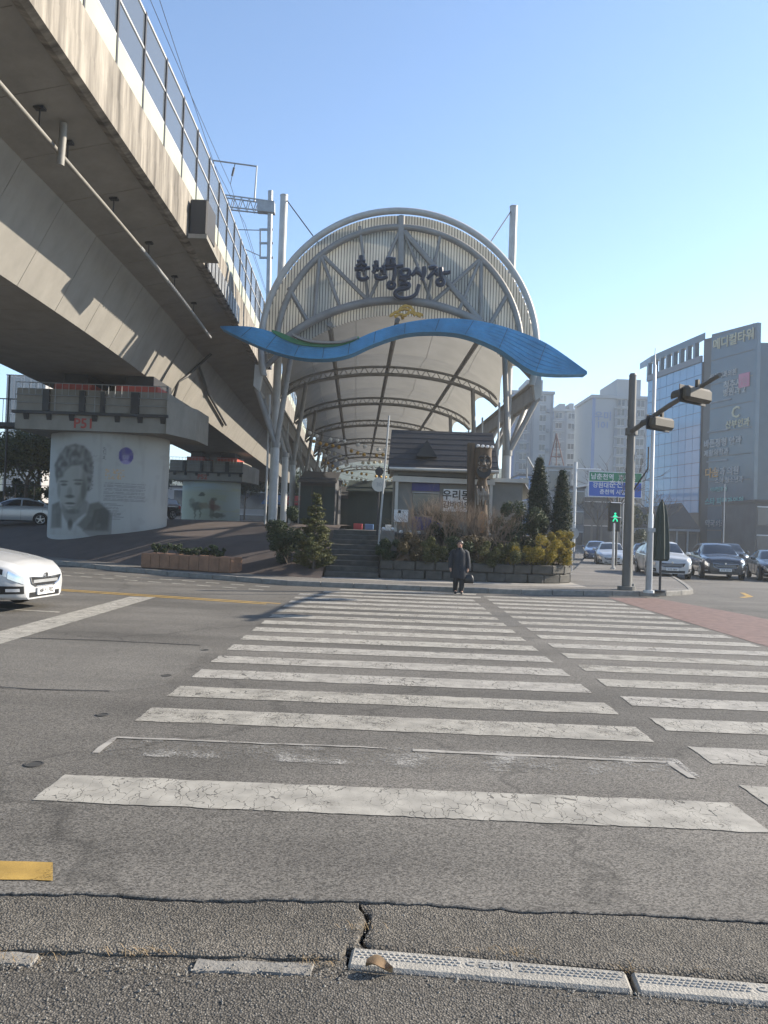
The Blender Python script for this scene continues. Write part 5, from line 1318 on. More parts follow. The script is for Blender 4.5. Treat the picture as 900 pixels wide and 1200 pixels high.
# ------------------------------------------------------------------ cars
SED=dict(L=4.84,W=1.83,zt=[(0,.60),(.04,.68),(.2,.78),(.55,.86),(1.0,.93),(1.4,.985),(1.75,1.18),(2.1,1.36),(2.5,1.445),(3.0,1.44),(3.5,1.34),(4.0,1.15),(4.3,1.06),(4.7,1.02),(4.8,.94),(4.84,.8)],
 zb=[(0,.56),(.2,.70),(.55,.78),(1.0,.86),(1.4,.92),(3,.965),(4.25,1.0),(4.7,.95),(4.84,.74)],
 w=[(0,.56),(.08,.68),(.25,.80),(.6,.88),(1.0,.912),(4,.912),(4.5,.86),(4.75,.76),(4.84,.66)],
 wt=[(0,.46),(.2,.62),(.8,.70),(1.4,.74),(2.1,.59),(3.2,.57),(4.1,.66),(4.7,.64),(4.84,.5)],ws=(1.45,2.15),rw=(3.3,4.1),sw=(1.75,3.85),wh=(.93,3.72),r=.325,zbot=.2)
SUV=dict(L=4.72,W=1.9,zt=[(0,.80),(.05,.90),(.2,.98),(.6,1.04),(1.0,1.09),(1.3,1.13),(1.65,1.36),(2.0,1.57),(2.4,1.665),(3.4,1.66),(4.1,1.60),(4.5,1.42),(4.66,1.15),(4.72,.95)],
 zb=[(0,.74),(.2,.88),(.6,.98),(1.3,1.05),(3,1.10),(4.4,1.14),(4.66,1.05),(4.72,.9)],
 w=[(0,.68),(.06,.76),(.2,.86),(.55,.93),(1.0,.95),(4,.95),(4.5,.9),(4.72,.76)],
 wt=[(0,.58),(.2,.72),(.8,.76),(1.3,.78),(2.0,.64),(3.4,.63),(4.2,.66),(4.72,.6)],ws=(1.36,2.05),rw=(4.3,4.62),sw=(1.65,4.3),wh=(.9,3.65),r=.37,zbot=.26)
def make_car(P,paint_,label,cat='car',plate='12가 3456',group=None):
    root=empty('parked_car' if False else 'car',(0,0,0)); tag(root,label,cat,group)
    L=P['L']
    def S(s,t,off=0):
        w=interp(P['w'],s); zb=interp(P['zb'],s); zt=interp(P['zt'],s); wt=min(interp(P['wt'],s),w*.97); z0=P['zbot']
        ctl=[(0,w*.84,z0),(.06,w*.95,z0+.05),(.2,w*.995,z0+.22),(.34,w,lerp(z0,zb,.62)),(.46,w*.985,zb-.05),(.5,w*.955,zb),(.54,lerp(w*.955,wt,.06),lerp(zb,zt,.06)+.005),(.80,lerp(w*.955,wt,.88),lerp(zb,zt,.82)),(.86,lerp(w*.955,wt,1.0)*.985,lerp(zb,zt,.95)),(.92,wt*.78,zt+.0),(1,0,zt+.035*wt/.7)]
        for a_,c_ in zip(ctl,ctl[1:]):
            if t<=c_[0]:
                f=(t-a_[0])/(c_[0]-a_[0]); x=lerp(a_[1],c_[1],f); z=lerp(a_[2],c_[2],f); break
        return Vector((x,-L/2+s,z))
    def P3(s,t,off=0):
        p=S(s,min(t,1)) if t<=1 else S(s,2-t)
        if off:
            e=1e-3; ds=S(min(s+.02,L),min(t,2-t) if t>1 else t)-S(max(s-.02,0),min(t,2-t) if t>1 else t)
            tt=t if t<=1 else 2-t
            dt=S(s,min(1,tt+.01))-S(s,max(0,tt-.01))
            n=dt.cross(ds)
            if n.length>1e-9:
                n.normalize()
                if n.x<0 and tt<.9: n=-n
                if tt>=.9 and n.z<0: n=-n
                p=p+n*off
        if t>1: p=Vector((-p.x,p.y,p.z))
        return p
    ss=sorted(set([0,.02,.04,.08]+[L*i/44 for i in range(45)]+[L-.02]))
    tt=[0,.03,.06,.13,.2,.27,.34,.40,.46,.48,.5,.52,.54,.62,.7,.76,.8,.83,.86,.89,.92,.96,1]
    tt=tt+[2-t for t in reversed(tt[:-1])]
    b=MB(); b.grid([[P3(s,t) for t in tt] for s in ss]); n=len(tt)
    b.f+=[tuple(range(n-1,-1,-1)),tuple(len(b.v)-n+k for k in range(n))]
    body=b.build('body',paint_,root,True)
    def patch3(s0,s1,t0,t1,name,m_,off=.008,ns=10,nt=6,par=None,sides=(0,1),taper=None):
        out=None
        for sd in sides:
            b=MB(); rows=[]
            for i in range(ns+1):
                s=lerp(s0,s1,i/ns); 
                ta,tb=(t0,t1) if not taper else taper(i/ns)
                row=[]
                for j in range(nt+1):
                    p=P3(s,lerp(ta,tb,j/nt),off)
                    if sd: p=Vector((-p.x,p.y,p.z))
                    row.append(p)
                rows.append(row)
            out=b.grid(rows).build(name,m_,par or root,True)
        return out
    # windscreens
    for s0,s1,nm in ((P['ws'][0],P['ws'][1],'windscreen'),(P['rw'][0],P['rw'][1],'rear_window')):
        b=MB(); b.grid([[P3(lerp(s0,s1,i/8),lerp(.865,1.135,j/16),.008) for j in range(17)] for i in range(9)]); b.build(nm,M['car_glass'],root,True)
    s0,s1=P['sw']; mid=lerp(s0,s1,.48)
    patch3(s0,mid-.04,.555,.80,'side_window',M['car_glass']); patch3(mid+.04,s1,.555,.80,'side_window',M['car_glass'])
    for sx in (1,-1):
        MB().tube([P3(s,.505,.004) if sx>0 else Vector((-P3(s,.505,.004).x,*P3(s,.505,.004)[1:])) for s in [lerp(s0-.1,s1+.1,k/10) for k in range(11)]],.012,5).build('trim',M['chrome'],root)
        for s in (mid,lerp(s0,s1,.05),lerp(s0,s1,.98)):
            q=[P3(s,t,.006) for t in (.02,.1,.2,.3,.4,.5)]
            MB().tube([Vector((p.x*sx,p.y,p.z)) for p in q],.005,4).build('door_gap',M['black'],root)
        q=P3(mid-.22,.42,.012); MB().bbox((q.x*sx-.015,q.y-.09,q.z-.015),(q.x*sx+.015,q.y+.09,q.z+.015),.008).build('door_handle',paint_,root)
        m_=P3(s0-.0,.53); mb=MB().lathe([(.02,-.07),(.10,-.05),(.12,0),(.09,.06),(.02,.075)],(sx*(m_.x+.13),m_.y+.05,m_.z+.07),10,1.0,.55); mb.obox((sx*(m_.x-.02),m_.y+.05,m_.z+.0),(sx*(m_.x+.1),m_.y+.05,m_.z+.03),.05,.03); mb.build('mirror',paint_,root,True)
    # lamps and front
    patch3(.015,.52,.375,.485,'headlamp',M['lamp'],.01,10,5,taper=lambda u:(lerp(.36,.43,u),lerp(.485,.492,u)))
    patch3(.05,.20,.37,.47,'headlamp_eye',M['chrome'],.014,4,4); patch3(.26,.40,.41,.475,'headlamp_eye',M['dark'],.014,4,4)
    patch3(.02,.34,.10,.21,'lower_intake',M['black'],.008,6,4); patch3(.06,.22,.13,.17,'fog_lamp',M['lamp'],.014,4,3)
    patch3(L-.42,L-.03,.36,.47,'tail_lamp',M['tail'],.01,6,4)
    yf=-L/2; w0=interp(P['w'],0); zb0=interp(P['zb'],0); z0=P['zbot']
    gz0,gz1=lerp(z0,zb0,.58),lerp(z0,zb0,1.0)
    gr=MB().prism([(-w0*.72,yf-.012,gz0+.05),(-w0*.5,yf-.012,gz0),(w0*.5,yf-.012,gz0),(w0*.72,yf-.012,gz0+.05),(w0*.82,yf-.012,gz1),(w0*.3,yf-.012,gz1-.02),(-w0*.3,yf-.012,gz1-.02),(-w0*.82,yf-.012,gz1)],(0,.01,0)).build('grille',M['black'],root)
    b=MB()
    loop=[(-w0*.72,gz0+.05),(-w0*.5,gz0),(w0*.5,gz0),(w0*.72,gz0+.05),(w0*.82,gz1),(w0*.3,gz1-.02),(-w0*.3,gz1-.02),(-w0*.82,gz1)]
    b.tube([(x,yf-.016,z) for x,z in loop+[loop[0]]],.011,5); b.build('grille_surround',M['chrome'],gr)
    for k in range(3):
        z=lerp(gz0+.05,gz1-.05,(k+.5)/3); MB().box((-w0*.66,yf-.02,z-.008),(w0*.66,yf-.013,z+.008)).build('grille_bar',M['steel_grey'],gr)
    MB().tube([(0,yf-.03,gz1+.015),(0,yf-.012,gz1+.015)],.045,12).build('badge',M['chrome'],root)
    MB().box((-w0*.8,yf-.01,z0+.03),(w0*.8,yf-.002,lerp(z0,zb0,.3))).build('bumper_intake',M['black'],root)
    pm=MB().box((-.26,yf-.035,gz0-.145),(.26,yf-.012,gz0-.03)).build('plate',M['sign_white'],root)
    to=inst('plate_text',text_mesh(plate,M['sign_black'],.1,.001,.002),(0,yf-.038,gz0-.088),pm)
    patch3(.35,L-.35,.0,.075,'sill',M['rubber'],.006,14,3)
    # wheels
    for s in P['wh']:
        for sx in (1,-1):
            xo=sx*(interp(P['w'],s)+.006); yy=-L/2+s; r_=P['r']
            rows=[]
            k0=14
            arch=MB().prism([(xo-sx*.06,yy+(r_+.055)*math.cos(t),r_+(r_+.055)*math.sin(t)) for t in [R(-25)+R(230)*k/20 for k in range(21)]],(sx*.063,0,0)).build('wheel_arch',M['rubber'],root)
            wh=empty('wheel',(0,0,0)); wh.parent=root; 
            ty=MB().tube([(xo-sx*.16,yy,r_),(xo-sx*.0,yy,r_),(xo+sx*.012,yy,r_)],[r_,r_,r_*.95],24).build('tyre',M['rubber'],wh,True)
            MB().tube([(xo+sx*.013,yy,r_),(xo+sx*.016,yy,r_)],r_*.70,24).build('rim',M['dark'],wh)
            b=MB()
            for k in range(5):
                a_=2*math.pi*k/5+.3; b.obox((xo+sx*.022,yy+.03*math.cos(a_),r_+.03*math.sin(a_)),(xo+sx*.022,yy+r_*.68*math.cos(a_),r_+r_*.68*math.sin(a_)),.05,.012,(1,0,0))
            b.tube([(xo+sx*.017,yy,r_),(xo+sx*.03,yy,r_)],.05,10)
            ring=[(xo+sx*.022,yy+r_*.69*math.cos(2*math.pi*k/20),r_+r_*.69*math.sin(2*math.pi*k/20)) for k in range(21)]
            b.tube(ring,.014,5); b.build('spokes',M['rim'],wh)
    return root
def put(c,x,y,z,head,sc=1):
    c.location=(x,y,z); c.rotation_euler=(0,0,head); c.scale=(sc,sc,sc)
# heading angle: 0 = facing the camera (-Y), positive turns the nose towards +X
k5=make_car(SED,M['car_white'],'white sedan nosing in from the road at the stop line','car','48나 1702')
put(k5,-9.42,15.4,0,R(84),1.17)
wsuv=make_car(SUV,M['car_white'],'white sport utility car waiting behind the corner parasol','car','31다 5820')
put(wsuv,13.3,36.6,0,R(-9))
dsuv=make_car(SUV,M['car_dark'],'dark grey sport utility car waiting beside the white one','car','57라 2214'); put(dsuv,16.3,37.6,0,R(-13))
bsed=make_car(SED,M['car_black'],'black sedan waiting beside the dark grey sport utility car','car','20마 7716'); put(bsed,19.0,37.4,0,R(-16))
ssed=make_car(SED,M['car_silver'],'silver sedan near the kerb further up the side street','car','64바 3390'); put(ssed,14.4,48.6,0,R(-14))
b2=make_car(SED,M['car_blue'],'dark blue sedan queuing beside the silver sedan','car','19사 4408'); put(b2,17.2,50.5,0,R(-14))
b3=make_car(SED,M['car_blue'],'blue-grey sedan queuing behind the silver sedan','car','33아 9021'); put(b3,16.4,59,0,R(-15))
b4=make_car(SUV,M['car_dark'],'dark car queuing behind the black sedan','car','70자 1183'); put(b4,22.0,49,0,R(-16))
lw=make_car(SED,M['car_silver'],'silver sedan parked under the trees left of the portrait pier','car','52차 6637')
put(lw,-19.9,41.6,pz(-19.9,41.6),R(-72))
dk=make_car(SUV,M['car_black'],'dark car parked in the shade between the two piers','car','11카 8852'); put(dk,-17.6,58,pz(-17.6,58),R(-30))

# ------------------------------------------------------------------ woman on the far kerb
def skin_mesh(joints,edges,name,mat_,parent,root=0,sub=2):
    me=bpy.data.meshes.new(name); me.from_pydata([j[0] for j in joints],edges,[])
    o=bpy.data.objects.new(name,me); col.objects.link(o)
    m=o.modifiers.new('skin','SKIN'); m.use_smooth_shade=True
    for i,j in enumerate(joints):
        r_=j[1] if isinstance(j[1],tuple) else (j[1],j[1]); me.skin_vertices[0].data[i].radius=r_; me.skin_vertices[0].data[i].use_root=(i==root)
    sb=o.modifiers.new('sub','SUBSURF'); sb.levels=sub; sb.render_levels=sub
    dg=bpy.context.evaluated_depsgraph_get(); nm=bpy.data.meshes.new_from_object(o.evaluated_get(dg))
    bpy.data.objects.remove(o); nm.materials.clear(); nm.materials.append(mat_); nm.name=name
    nm.polygons.foreach_set('use_smooth',[True]*len(nm.polygons))
    ob=bpy.data.objects.new(name,nm); col.objects.link(ob); ob.parent=parent; ORG[ob.name]=ORG[parent.name]; return ob
wpos=G(537,696); wpos.z=.006
wo=empty('person',wpos); wo.scale=(1.04,1.04,1.04); tag(wo,'person in a long dark coat walking on the crosswalk with a black bag','person')
J=[];Ed=[]
def jn(p,r_,par=None):
    J.append((p,r_)); 
    if par is not None: Ed.append((par,len(J)-1))
    return len(J)-1
pel=jn((0,0,.76),(.13,.10)); wst=jn((0,0,.92),(.115,.09),pel); chs=jn((0,0,1.10),(.135,.10),wst); nk=jn((0,-.01,1.235),(.05,.05),chs); jw=jn((0,-.03,1.30),(.062,.066),nk); hd=jn((0,-.025,1.39),(.078,.09),jw); jn((0,-.015,1.455),(.05,.058),hd)
for sx,ft in ((1,-.06),(-1,.05)):
    hp=jn((sx*.075,0,.70),(.085,.085),pel); kn=jn((sx*.08,ft*.5-.01,.40),(.055,.058),hp); ca=jn((sx*.08,ft*.8,.26),(.05,.052),kn); an_=jn((sx*.08,ft+.01,.085),(.034,.036),ca); toe=jn((sx*.085,ft-.10,.035),(.04,.03),an_)
    sh=jn((sx*.16,0,1.17),(.06,.06),chs); el=jn((sx*.225,.01,.94),(.042,.042),sh); wr=jn((sx*.245,-.05,.73),(.028,.03),el); pm_=jn((sx*.245,-.055,.67),(.026,.034),wr)
    for k in range(4): 
        f1=jn((sx*(.238),-.08+.018*k,.625),.009,pm_); jn((sx*.222,-.08+.018*k,.600),.008,f1)
    th=jn((sx*.225,-.085,.66),.010,pm_); jn((sx*.212,-.09,.63),.009,th)
body=skin_mesh(J,Ed,'body',M['skin'],wo)
# trousers and shoes
for sx,ft in ((1,-.06),(-1,.05)):
    MB_ =MB().tube([Vector(p)+wpos for p in [(sx*.075,0,.72),(sx*.08,ft*.5-.01,.40),(sx*.08,ft*.8,.26),(sx*.08,ft+.01,.055)]],[.11,.082,.072,.066],14); MB_.build('trouser_leg',M['tights'],wo,True)
    rows=[]
    for s_,w_,h_ in ((-.155,.012,.03),(-.13,.036,.05),(-.07,.045,.07),(0,.042,.10),(.04,.04,.11),(.06,.02,.10)):
        rows.append([wpos+Vector((sx*.083+w_*math.cos(t),ft+s_,max(.0,h_*.5+h_*.5*math.sin(t)))) for t in [2*math.pi*k/12 for k in range(12)]])
    b=MB().grid(rows,True); b.f+=[tuple(range(12)),tuple(range(len(b.v)-1,len(b.v)-13,-1))]; b.build('shoe',M['black'],wo,True)
# coat
rows=[]
for z,rx,ry,oy in ((.43,.235,.17,0),(.45,.24,.175,0),(.6,.225,.165,0),(.78,.21,.155,0),(.92,.195,.145,0),(1.05,.205,.145,0),(1.14,.21,.135,0),(1.20,.165,.11,.0),(1.235,.095,.085,-.005),(1.27,.078,.08,-.015),(1.285,.07,.072,-.015)):
    rows.append([wpos+Vector((rx*math.cos(t)*(1+.03*math.sin(5*t)*(z<.7)),oy+ry*math.sin(t)*(1+.03*math.cos(7*t)*(z<.7)),z)) for t in [2*math.pi*k/28 for k in range(28)]])
MB().grid(rows,True).build('coat',M['coat'],wo,True)
for sx in (1,-1):
    MB().tube([wpos+Vector(p) for p in ((sx*.12,0,1.19),(sx*.18,0,1.14),(sx*.235,.012,.94),(sx*.25,-.045,.74),(sx*.25,-.05,.71))],[.07,.088,.075,.06,.055],14).build('sleeve',M['coat'],wo,True)
for k in range(4):
    MB().tube([wpos+Vector((.03,-.155-.005*k,1.05-.13*k)),wpos+Vector((.03,-.17-.006*k,1.05-.13*k))],.013,8).build('button',M['black'],wo)
# hair and face
b=MB(); rows=[]
for i in range(9):
    ph=R(4)+R(112)*i/8; rows.append([])
    for k in range(18):
        t=2*math.pi*k/18; fr=max(0,-math.sin(t)); 
        pe=ph*(1-.52*fr**1.5)
        rows[-1].append(wpos+Vector((.098*math.sin(pe)*math.cos(t),-.008+.112*math.sin(pe)*math.sin(t),1.395+.098*math.cos(pe))))
b.grid(rows,True); b.f.append(tuple(range(18))); b.build('hair',M['hair'],wo,True)
for sx in (1,-1):
    MB().lathe([(.002,-.008),(.012,0),(.002,.008)],wpos+Vector((sx*.030,-.112,1.382)),8,1,.5).build('eye',M['hair'],wo,True)
    MB().lathe([(.004,-.02),(.012,0),(.004,.02)],wpos+Vector((sx*.083,-.02,1.37)),8,.6,1).build('ear',M['skin'],wo,True)
MB().tube([wpos+Vector((0,-.110,1.385)),wpos+Vector((0,-.128,1.352))],[.008,.014],8).build('nose',M['skin'],wo,True)
MB().tube([wpos+Vector((-.022,-.104,1.322)),wpos+Vector((0,-.110,1.320)),wpos+Vector((.022,-.104,1.322))],.006,6).build('mouth',M['red_text'],wo,True)
# handbag
hb=wpos+Vector((.2756,-.0624,.312)); bg=empty('handbag',hb); tag(bg,'black handbag hanging from the hand of the person in the coat','bag')
rows=[]
for z,rx,ry in ((0,.14,.055),(.02,.155,.07),(.15,.15,.065),(.24,.11,.04),(.25,.09,.03)):
    rows.append([hb+Vector((rx*math.copysign(abs(math.cos(t))**.6,math.cos(t)),ry*math.copysign(abs(math.sin(t))**.7,math.sin(t)),z)) for t in [2*math.pi*k/20 for k in range(20)]])
b=MB().grid(rows,True); b.f+=[tuple(range(20)),tuple(range(len(b.v)-1,len(b.v)-21,-1))]; b.build('bag_body',M['black'],bg,True)
MB().tube([hb+Vector((-.09,0,.24)),hb+Vector((-.05,0,.32)),hb+Vector((-.02,0,.345)),hb+Vector((.02,0,.32)),hb+Vector((.09,0,.24))],.008,6).build('strap',M['black'],bg)

# ------------------------------------------------------------------ tower with shop signs
tw=empty('office_tower',(39.5,93,0)); tag(tw,'tall dark office tower with blue glass side and stacked shop lettering','building')
def TP(px,py,d): return U(px,py,d)
D0,D1,D2,D3=108,96,95,88
zA=TP(756,447,D0).z; zB=TP(820,424,D1).z
A=TP(756,600,D0); Bp=TP(819,600,D1); Cp=TP(832,600,D2); Dp=TP(886,600,D3)
def quadwall(p,q,z0p,z1p,z0q,z1q,th,name,m_,par,out=0):
    p=Vector((p.x,p.y,0)); q=Vector((q.x,q.y,0)); n=Vector((q.y-p.y,-(q.x-p.x),0)).normalized()
    if n.y>0: n=-n
    f=n*out
    return MB().prism([p+f+Vector((0,0,z0p)),q+f+Vector((0,0,z0q)),q+f+Vector((0,0,z1q)),p+f+Vector((0,0,z1p))],-n*th).build(name,m_,par)
zlow=5.2
quadwall(A,Bp,0,zA,0,zB,10,'glass_wing',M['tower_strip'],tw)
# glass panes in a grid
nc,nr=8,12
for i in range(nc):
    for j in range(nr):
        p=A.lerp(Bp,(i+.02)/nc); q=A.lerp(Bp,(i+.98)/nc)
        f=lambda u,v:lerp(zlow,lerp(zA,zB,u),v)
        quadwall(p,q,f(i/nc,(j+.02)/nr),f(i/nc,(j+.98)/nr),f((i+1)/nc,(j+.02)/nr),f((i+1)/nc,(j+.98)/nr),.1,'pane',M['tower_glass'],tw,.12)
zBt=TP(819,399,D1).z; zAt=TP(756,426,D0).z
for i in range(nc):
    t=(i+.15)/nc; p=A.lerp(Bp,t); z0=lerp(zA,zB,t); z1=lerp(zAt,zBt,t**.8)
    MB().box((p.x-.28,p.y-.1,z0),(p.x+.28,p.y+.5,z1)).build('crown_post',M['tower_dark'],tw)
pts=[A.lerp(Bp,t) for t in [k/10 for k in range(11)]]
b=MB(); rows=[]
for k,p in enumerate(pts):
    z=lerp(zAt,zBt,(k/10)**.8); rows.append([Vector((p.x,p.y-.6,z)),Vector((p.x,p.y-.6,z+.9)),Vector((p.x,p.y+4,z+.9)),Vector((p.x,p.y+4,z))])
b.grid(rows,True); b.f+=[(0,1,2,3),tuple(len(b.v)-4+k for k in range(4))]; b.build('crown_rail',M['tower_dark'],tw)
quadwall(A,Bp,zA,zA+.8,zB,zB+.8,.3,'crown_sill',M['apt_grey'],tw,.3)
quadwall(Bp,Cp,0,TP(820,397,D1).z,0,TP(832,394,D2).z,9,'corner_shaft',M['tower_strip'],tw,-.2)
zC=TP(832,392,D2).z; zD=TP(886,378,D3).z
quadwall(Cp,Dp,0,zC,0,zD,.5,'sign_wall',M['tower_dark'],tw,.4)
# floor bands on the sign wall
for k in range(9):
    z=3+k*3.0
    quadwall(Cp,Cp.lerp(Dp,.93),z,z+.12,z,z+.12,.05,'floor_band',M['tower_strip'],tw,.43)
Ep=TP(935,600,86)
quadwall(Dp+Vector((-1,5,0)),Ep+Vector((4,6,0)),0,TP(886,402,93).z,0,TP(935,402,92).z,8,'far_wing',M['tower_dark'],tw,0)
wd=(Dp-Cp); wd.z=0; wyaw=math.atan2(wd.y,wd.x); wn_=Vector((wd.y,-wd.x,0)).normalized()
if wn_.y>0: wn_=-wn_
def wall_text(s_,px,py,sz,m_,bold=.01):
    # find depth on the sign wall for this column
    lo,hi=0,1
    for _ in range(30):
        t=(lo+hi)/2; p=Cp.lerp(Dp,t); d=p.y; q=U(px,py,d)
        if q.x>p.x: lo=t
        else: hi=t
    p=Cp.lerp(Dp,(lo+hi)/2); q=U(px,py,p.y)
    o=inst('lettering',text_mesh(s_,m_,sz*.86,.04,bold*sz),(p.x+wn_.x*.5,p.y+wn_.y*.5,q.z),tw,(0,0,wyaw)); return o
SW=mat('tower_letters',(.34,.35,.36),.6); SO=mat('tower_letters_orange',(.50,.24,.06),.6); SG=mat('tower_letters_teal',(.10,.32,.32),.6); SP=mat('tower_panel_pink',(.45,.16,.24),.6); SY=mat('tower_letters_pale',(.45,.42,.30),.6)
for s_,px,py,sz,m_ in (('메디컬타워',863,399,1.7,SY),('신경외과의원',851,440,.95,SW),('척추사랑',866,450,1.25,SW),('병원과 2',864,459,1.2,SW),('C',866,484,2.2,SY),('산부인과',868,497,1.2,SY),('바른정형 안과',850,519,1.25,SW),('재활의학과',843,531,1.05,SW),('다솜',838,555,1.5,SO),('안과 의원',855,553,1.2,SW),('소아 청소년과',858,563,.9,SW),('이비인후과',846,574,.7,SG),('스타 피부과의원',852,588,1.1,SG),('약국',836,614,1.1,SW),('의료기기',854,614,1.0,SW)):
    wall_text(s_,px,py,sz,m_,.012)
q=wall_text('■',876,447,2.0,SP,.1)
for px,py in ((848,471),(845,506),(844,541)): wall_text('━━━━',px,py,1.0,M['apt_grey'],.03)
# podium with a pitched dark roof in front of the glass wing
pd=empty('shop_row',(35,97,0)); tag(pd,'low glazed shop row with a dark sloping roof at the foot of the tower','building')
a=TP(744,600,92); c=TP(818,600,88); zr=TP(780,622,90).z; zt_=TP(780,597,90).z
MB().prism([(a.x,a.y,0),(c.x,c.y,0),(c.x,c.y+5,0),(a.x,a.y+5,0)],(0,0,zr)).build('wall',M['low_c'],pd)
MB().prism([(a.x,a.y-.5,zr+.25),(c.x,c.y-.5,zr+.25),(c.x,c.y+5,zt_+.8),(a.x+1.5,a.y+5,zt_)],(0,0,.2)).build('roof',M['roof_dark'],pd)
MB().prism([(a.x,a.y-.7,zr),(c.x,c.y-.7,zr),(c.x,c.y+.2,zr),(a.x,a.y+.2,zr)],(0,0,.24)).build('fascia',M['apt_grey'],pd)
for k in range(6):
    p=a.lerp(c,k/6); q=a.lerp(c,(k+.92)/6); quadwall(p,q,.3,zr-.3,.3,zr-.3,.1,'shop_window',M['win'],pd,.15)
    MB().box((p.x-.08,p.y-.4,0),(p.x+.08,p.y-.2,zr)).build('mullion',M['steel_grey'],pd)

# ------------------------------------------------------------------ apartments and other buildings
wm=MB().box((-.9,-.06,-.75),(.9,.02,.75)).mesh('window',M['win']); fm=MB().box((-1.0,-.10,.75),(1.0,.0,.85)).box((-1.0,-.10,-.85),(1.0,.0,-.75)).box((-.04,-.09,-.75),(.04,-.061,.75)).mesh('window_frame',M['winframe'])
wm2=MB().box((-.9,-.06,-.75),(.9,.02,.75)).mesh('window',mat('win_blind',(.16,.17,.18),.4))
def apartment(name,x0,x1,y,h,dep,cols,floors,m_,label,parts,group='apartment blocks'):
    r=empty(name,((x0+x1)/2,y,0)); tag(r,label,'building',group)
    MB().box((x0,y,0),(x1,y+dep,h)).build('wall',m_,r)
    MB().box((x0-.3,y-.3,h),(x1+.3,y+dep,h+.7)).build('parapet',M['apt'],r)
    fh=(h-2.5)/floors
    for u,kind_,sc in cols:
        xx=lerp(x0,x1,u)
        if kind_=='balcony':
            MB().box((xx-1.7*sc,y-.5,2.5),(xx+1.7*sc,y-.02,h-2.2)).build('balcony_stack',M['apt_grey'],r)
        for f in range(floors):
            z=2.5+fh*(f+.55); yo=y-.5 if kind_=='balcony' else y
            w=inst('window',wm if (f*7+int(u*10))%5 else wm2,(xx,yo,z),r,(0,0,0),(sc,1,1 if kind_!='stair' else .8)); ch=bpy.data.objects.new('window_frame',fm); col.objects.link(ch); ch.parent=w
        if kind_=='balcony':
            for f in range(floors+1): MB().box((xx-1.85*sc,y-.75,2.5+fh*f-.15),(xx+1.85*sc,y-.501,2.5+fh*f+.12)).build('balcony_slab',M['apt'],r)
        else:
            for f in range(0,floors,2): MB().box((xx+1.15*sc,y-.5,2.5+fh*f+.3),(xx+1.95*sc,y-.003,2.5+fh*f+1.1)).build('air_conditioner',M['apt_grey'],r)
    for u0 in (.5,.97): MB().box((lerp(x0,x1,u0)-.35,y-.05,0),(lerp(x0,x1,u0)+.35,y-.004,h)).build('recess_strip',M['apt_grey'],r)  # flat darker strips stand in for shaded recesses in the wall
    for (ux0,ux1,hh) in parts:
        MB().box((lerp(x0,x1,ux0),y+1,h+.7),(lerp(x0,x1,ux1),y+dep-1,h+.7+hh)).build('roof_house',M['apt'],r)
    # coloured edge stripe
    MB().box((x0-.02,y-.08,0),(x0+.7,y-.005,h)).build('edge_stripe',M['apt_blue'],r)
    return r
def AX(px,d): return U(px,620,d).x
def AZ(px,py,d): return U(px,py,d).z
d=190
apartment('apartment_block',AX(596,d),AX(644,d),d,AZ(640,462,d),14,((.28,'balcony',.9),(.75,'win',.8)),14,M['apt'],'pale apartment block nearest the blue wave tip with an antenna',[(.35,.75,3)])
b=MB().tube([(AX(632,d),d+4,AZ(632,462,d)+3),(AX(632,d),d+4,AZ(632,440,d))],.12,6).build('roof_antenna',M['steel_grey'])
b.parent=bpy.data.objects['apartment_block']; b.location-=b.parent.location
d=215
apartment('apartment_block',AX(642,d),AX(676,d),d,AZ(660,482,d),14,((.25,'balcony',.9),(.7,'win',.9)),12,M['apt'],'mid-height apartment block between the two taller pale blocks',[(.3,.5,1.6),(.65,.8,1.8)])
d=245
apartment('apartment_block',AX(668,d),AX(706,d),d,AZ(690,498,d),14,((.2,'win',.9),(.5,'win',1),(.8,'win',.9)),12,M['apt_grey'],'lower grey apartment block far behind the others',[(.4,.6,1.5)])
d=175
apartment('apartment_block',AX(690,d),AX(756,d),d,AZ(720,467,d),16,((.5,'balcony',.8),(.68,'win',.8),(.86,'win',.9)),14,M['apt'],'wide pale apartment block with a square roof house behind the signal pole',[(.45,.88,4)])
m_=text_mesh('대우 APT',M['apt_grey'],2.2,.02,.05); 
ab=[o for o in bpy.data.objects if o.name.startswith('apartment_block') and 'square roof' in o.get('label','')][0]
inst('lettering',text_mesh('우미',M['apt_blue'],2.2,.03,.05),(AX(703,174.9),174.9,AZ(703,488,174.9)),ab)
inst('lettering',text_mesh('101',M['apt_blue'],2.0,.03,.05),(AX(703,174.9),174.9,AZ(703,498,174.9)),ab)
def lowb(name,pxa,pxb,py,d,dep,m_,label,nw=3,nf=1,roofm='roof_dark'):
    x0=AX(pxa,d); x1=AX(pxb,d); h=AZ((pxa+pxb)/2,py,d); r=empty(name,((x0+x1)/2,d,0)); tag(r,label,'building','low shop buildings')
    MB().box((x0,d,0),(x1,d+dep,h)).build('wall',m_,r); MB().box((x0-.15,d-.2,h),(x1+.15,d+dep,h+.3)).build('roof',M[roofm],r)
    for f in range(nf):
        for i in range(nw):
            a_=lerp(x0,x1,(i+.12)/nw); c_=lerp(x0,x1,(i+.88)/nw); z0=h*f/nf+.6; z1=h*(f+1)/nf-.5
            w=MB().box((a_,d-.06,z0),(c_,d-.003,z1)).build('window',M['win'],r); MB().box((a_-.05,d-.12,z1),(c_+.05,d-.003,z1+.12)).build('window_frame',M['winframe'],w)
    return r
lowb('shop_building',640,668,548,120,10,M['low_b'],'pale low building just right of the cypresses',2,3,'apt')
lowb('shop_building',664,684,572,105,10,M['low_a'],'narrow grey building behind the direction sign post',2,3)
lowb('shop_building',682,716,585,130,12,M['low_c'],'dark shop building under the direction sign',3,2)
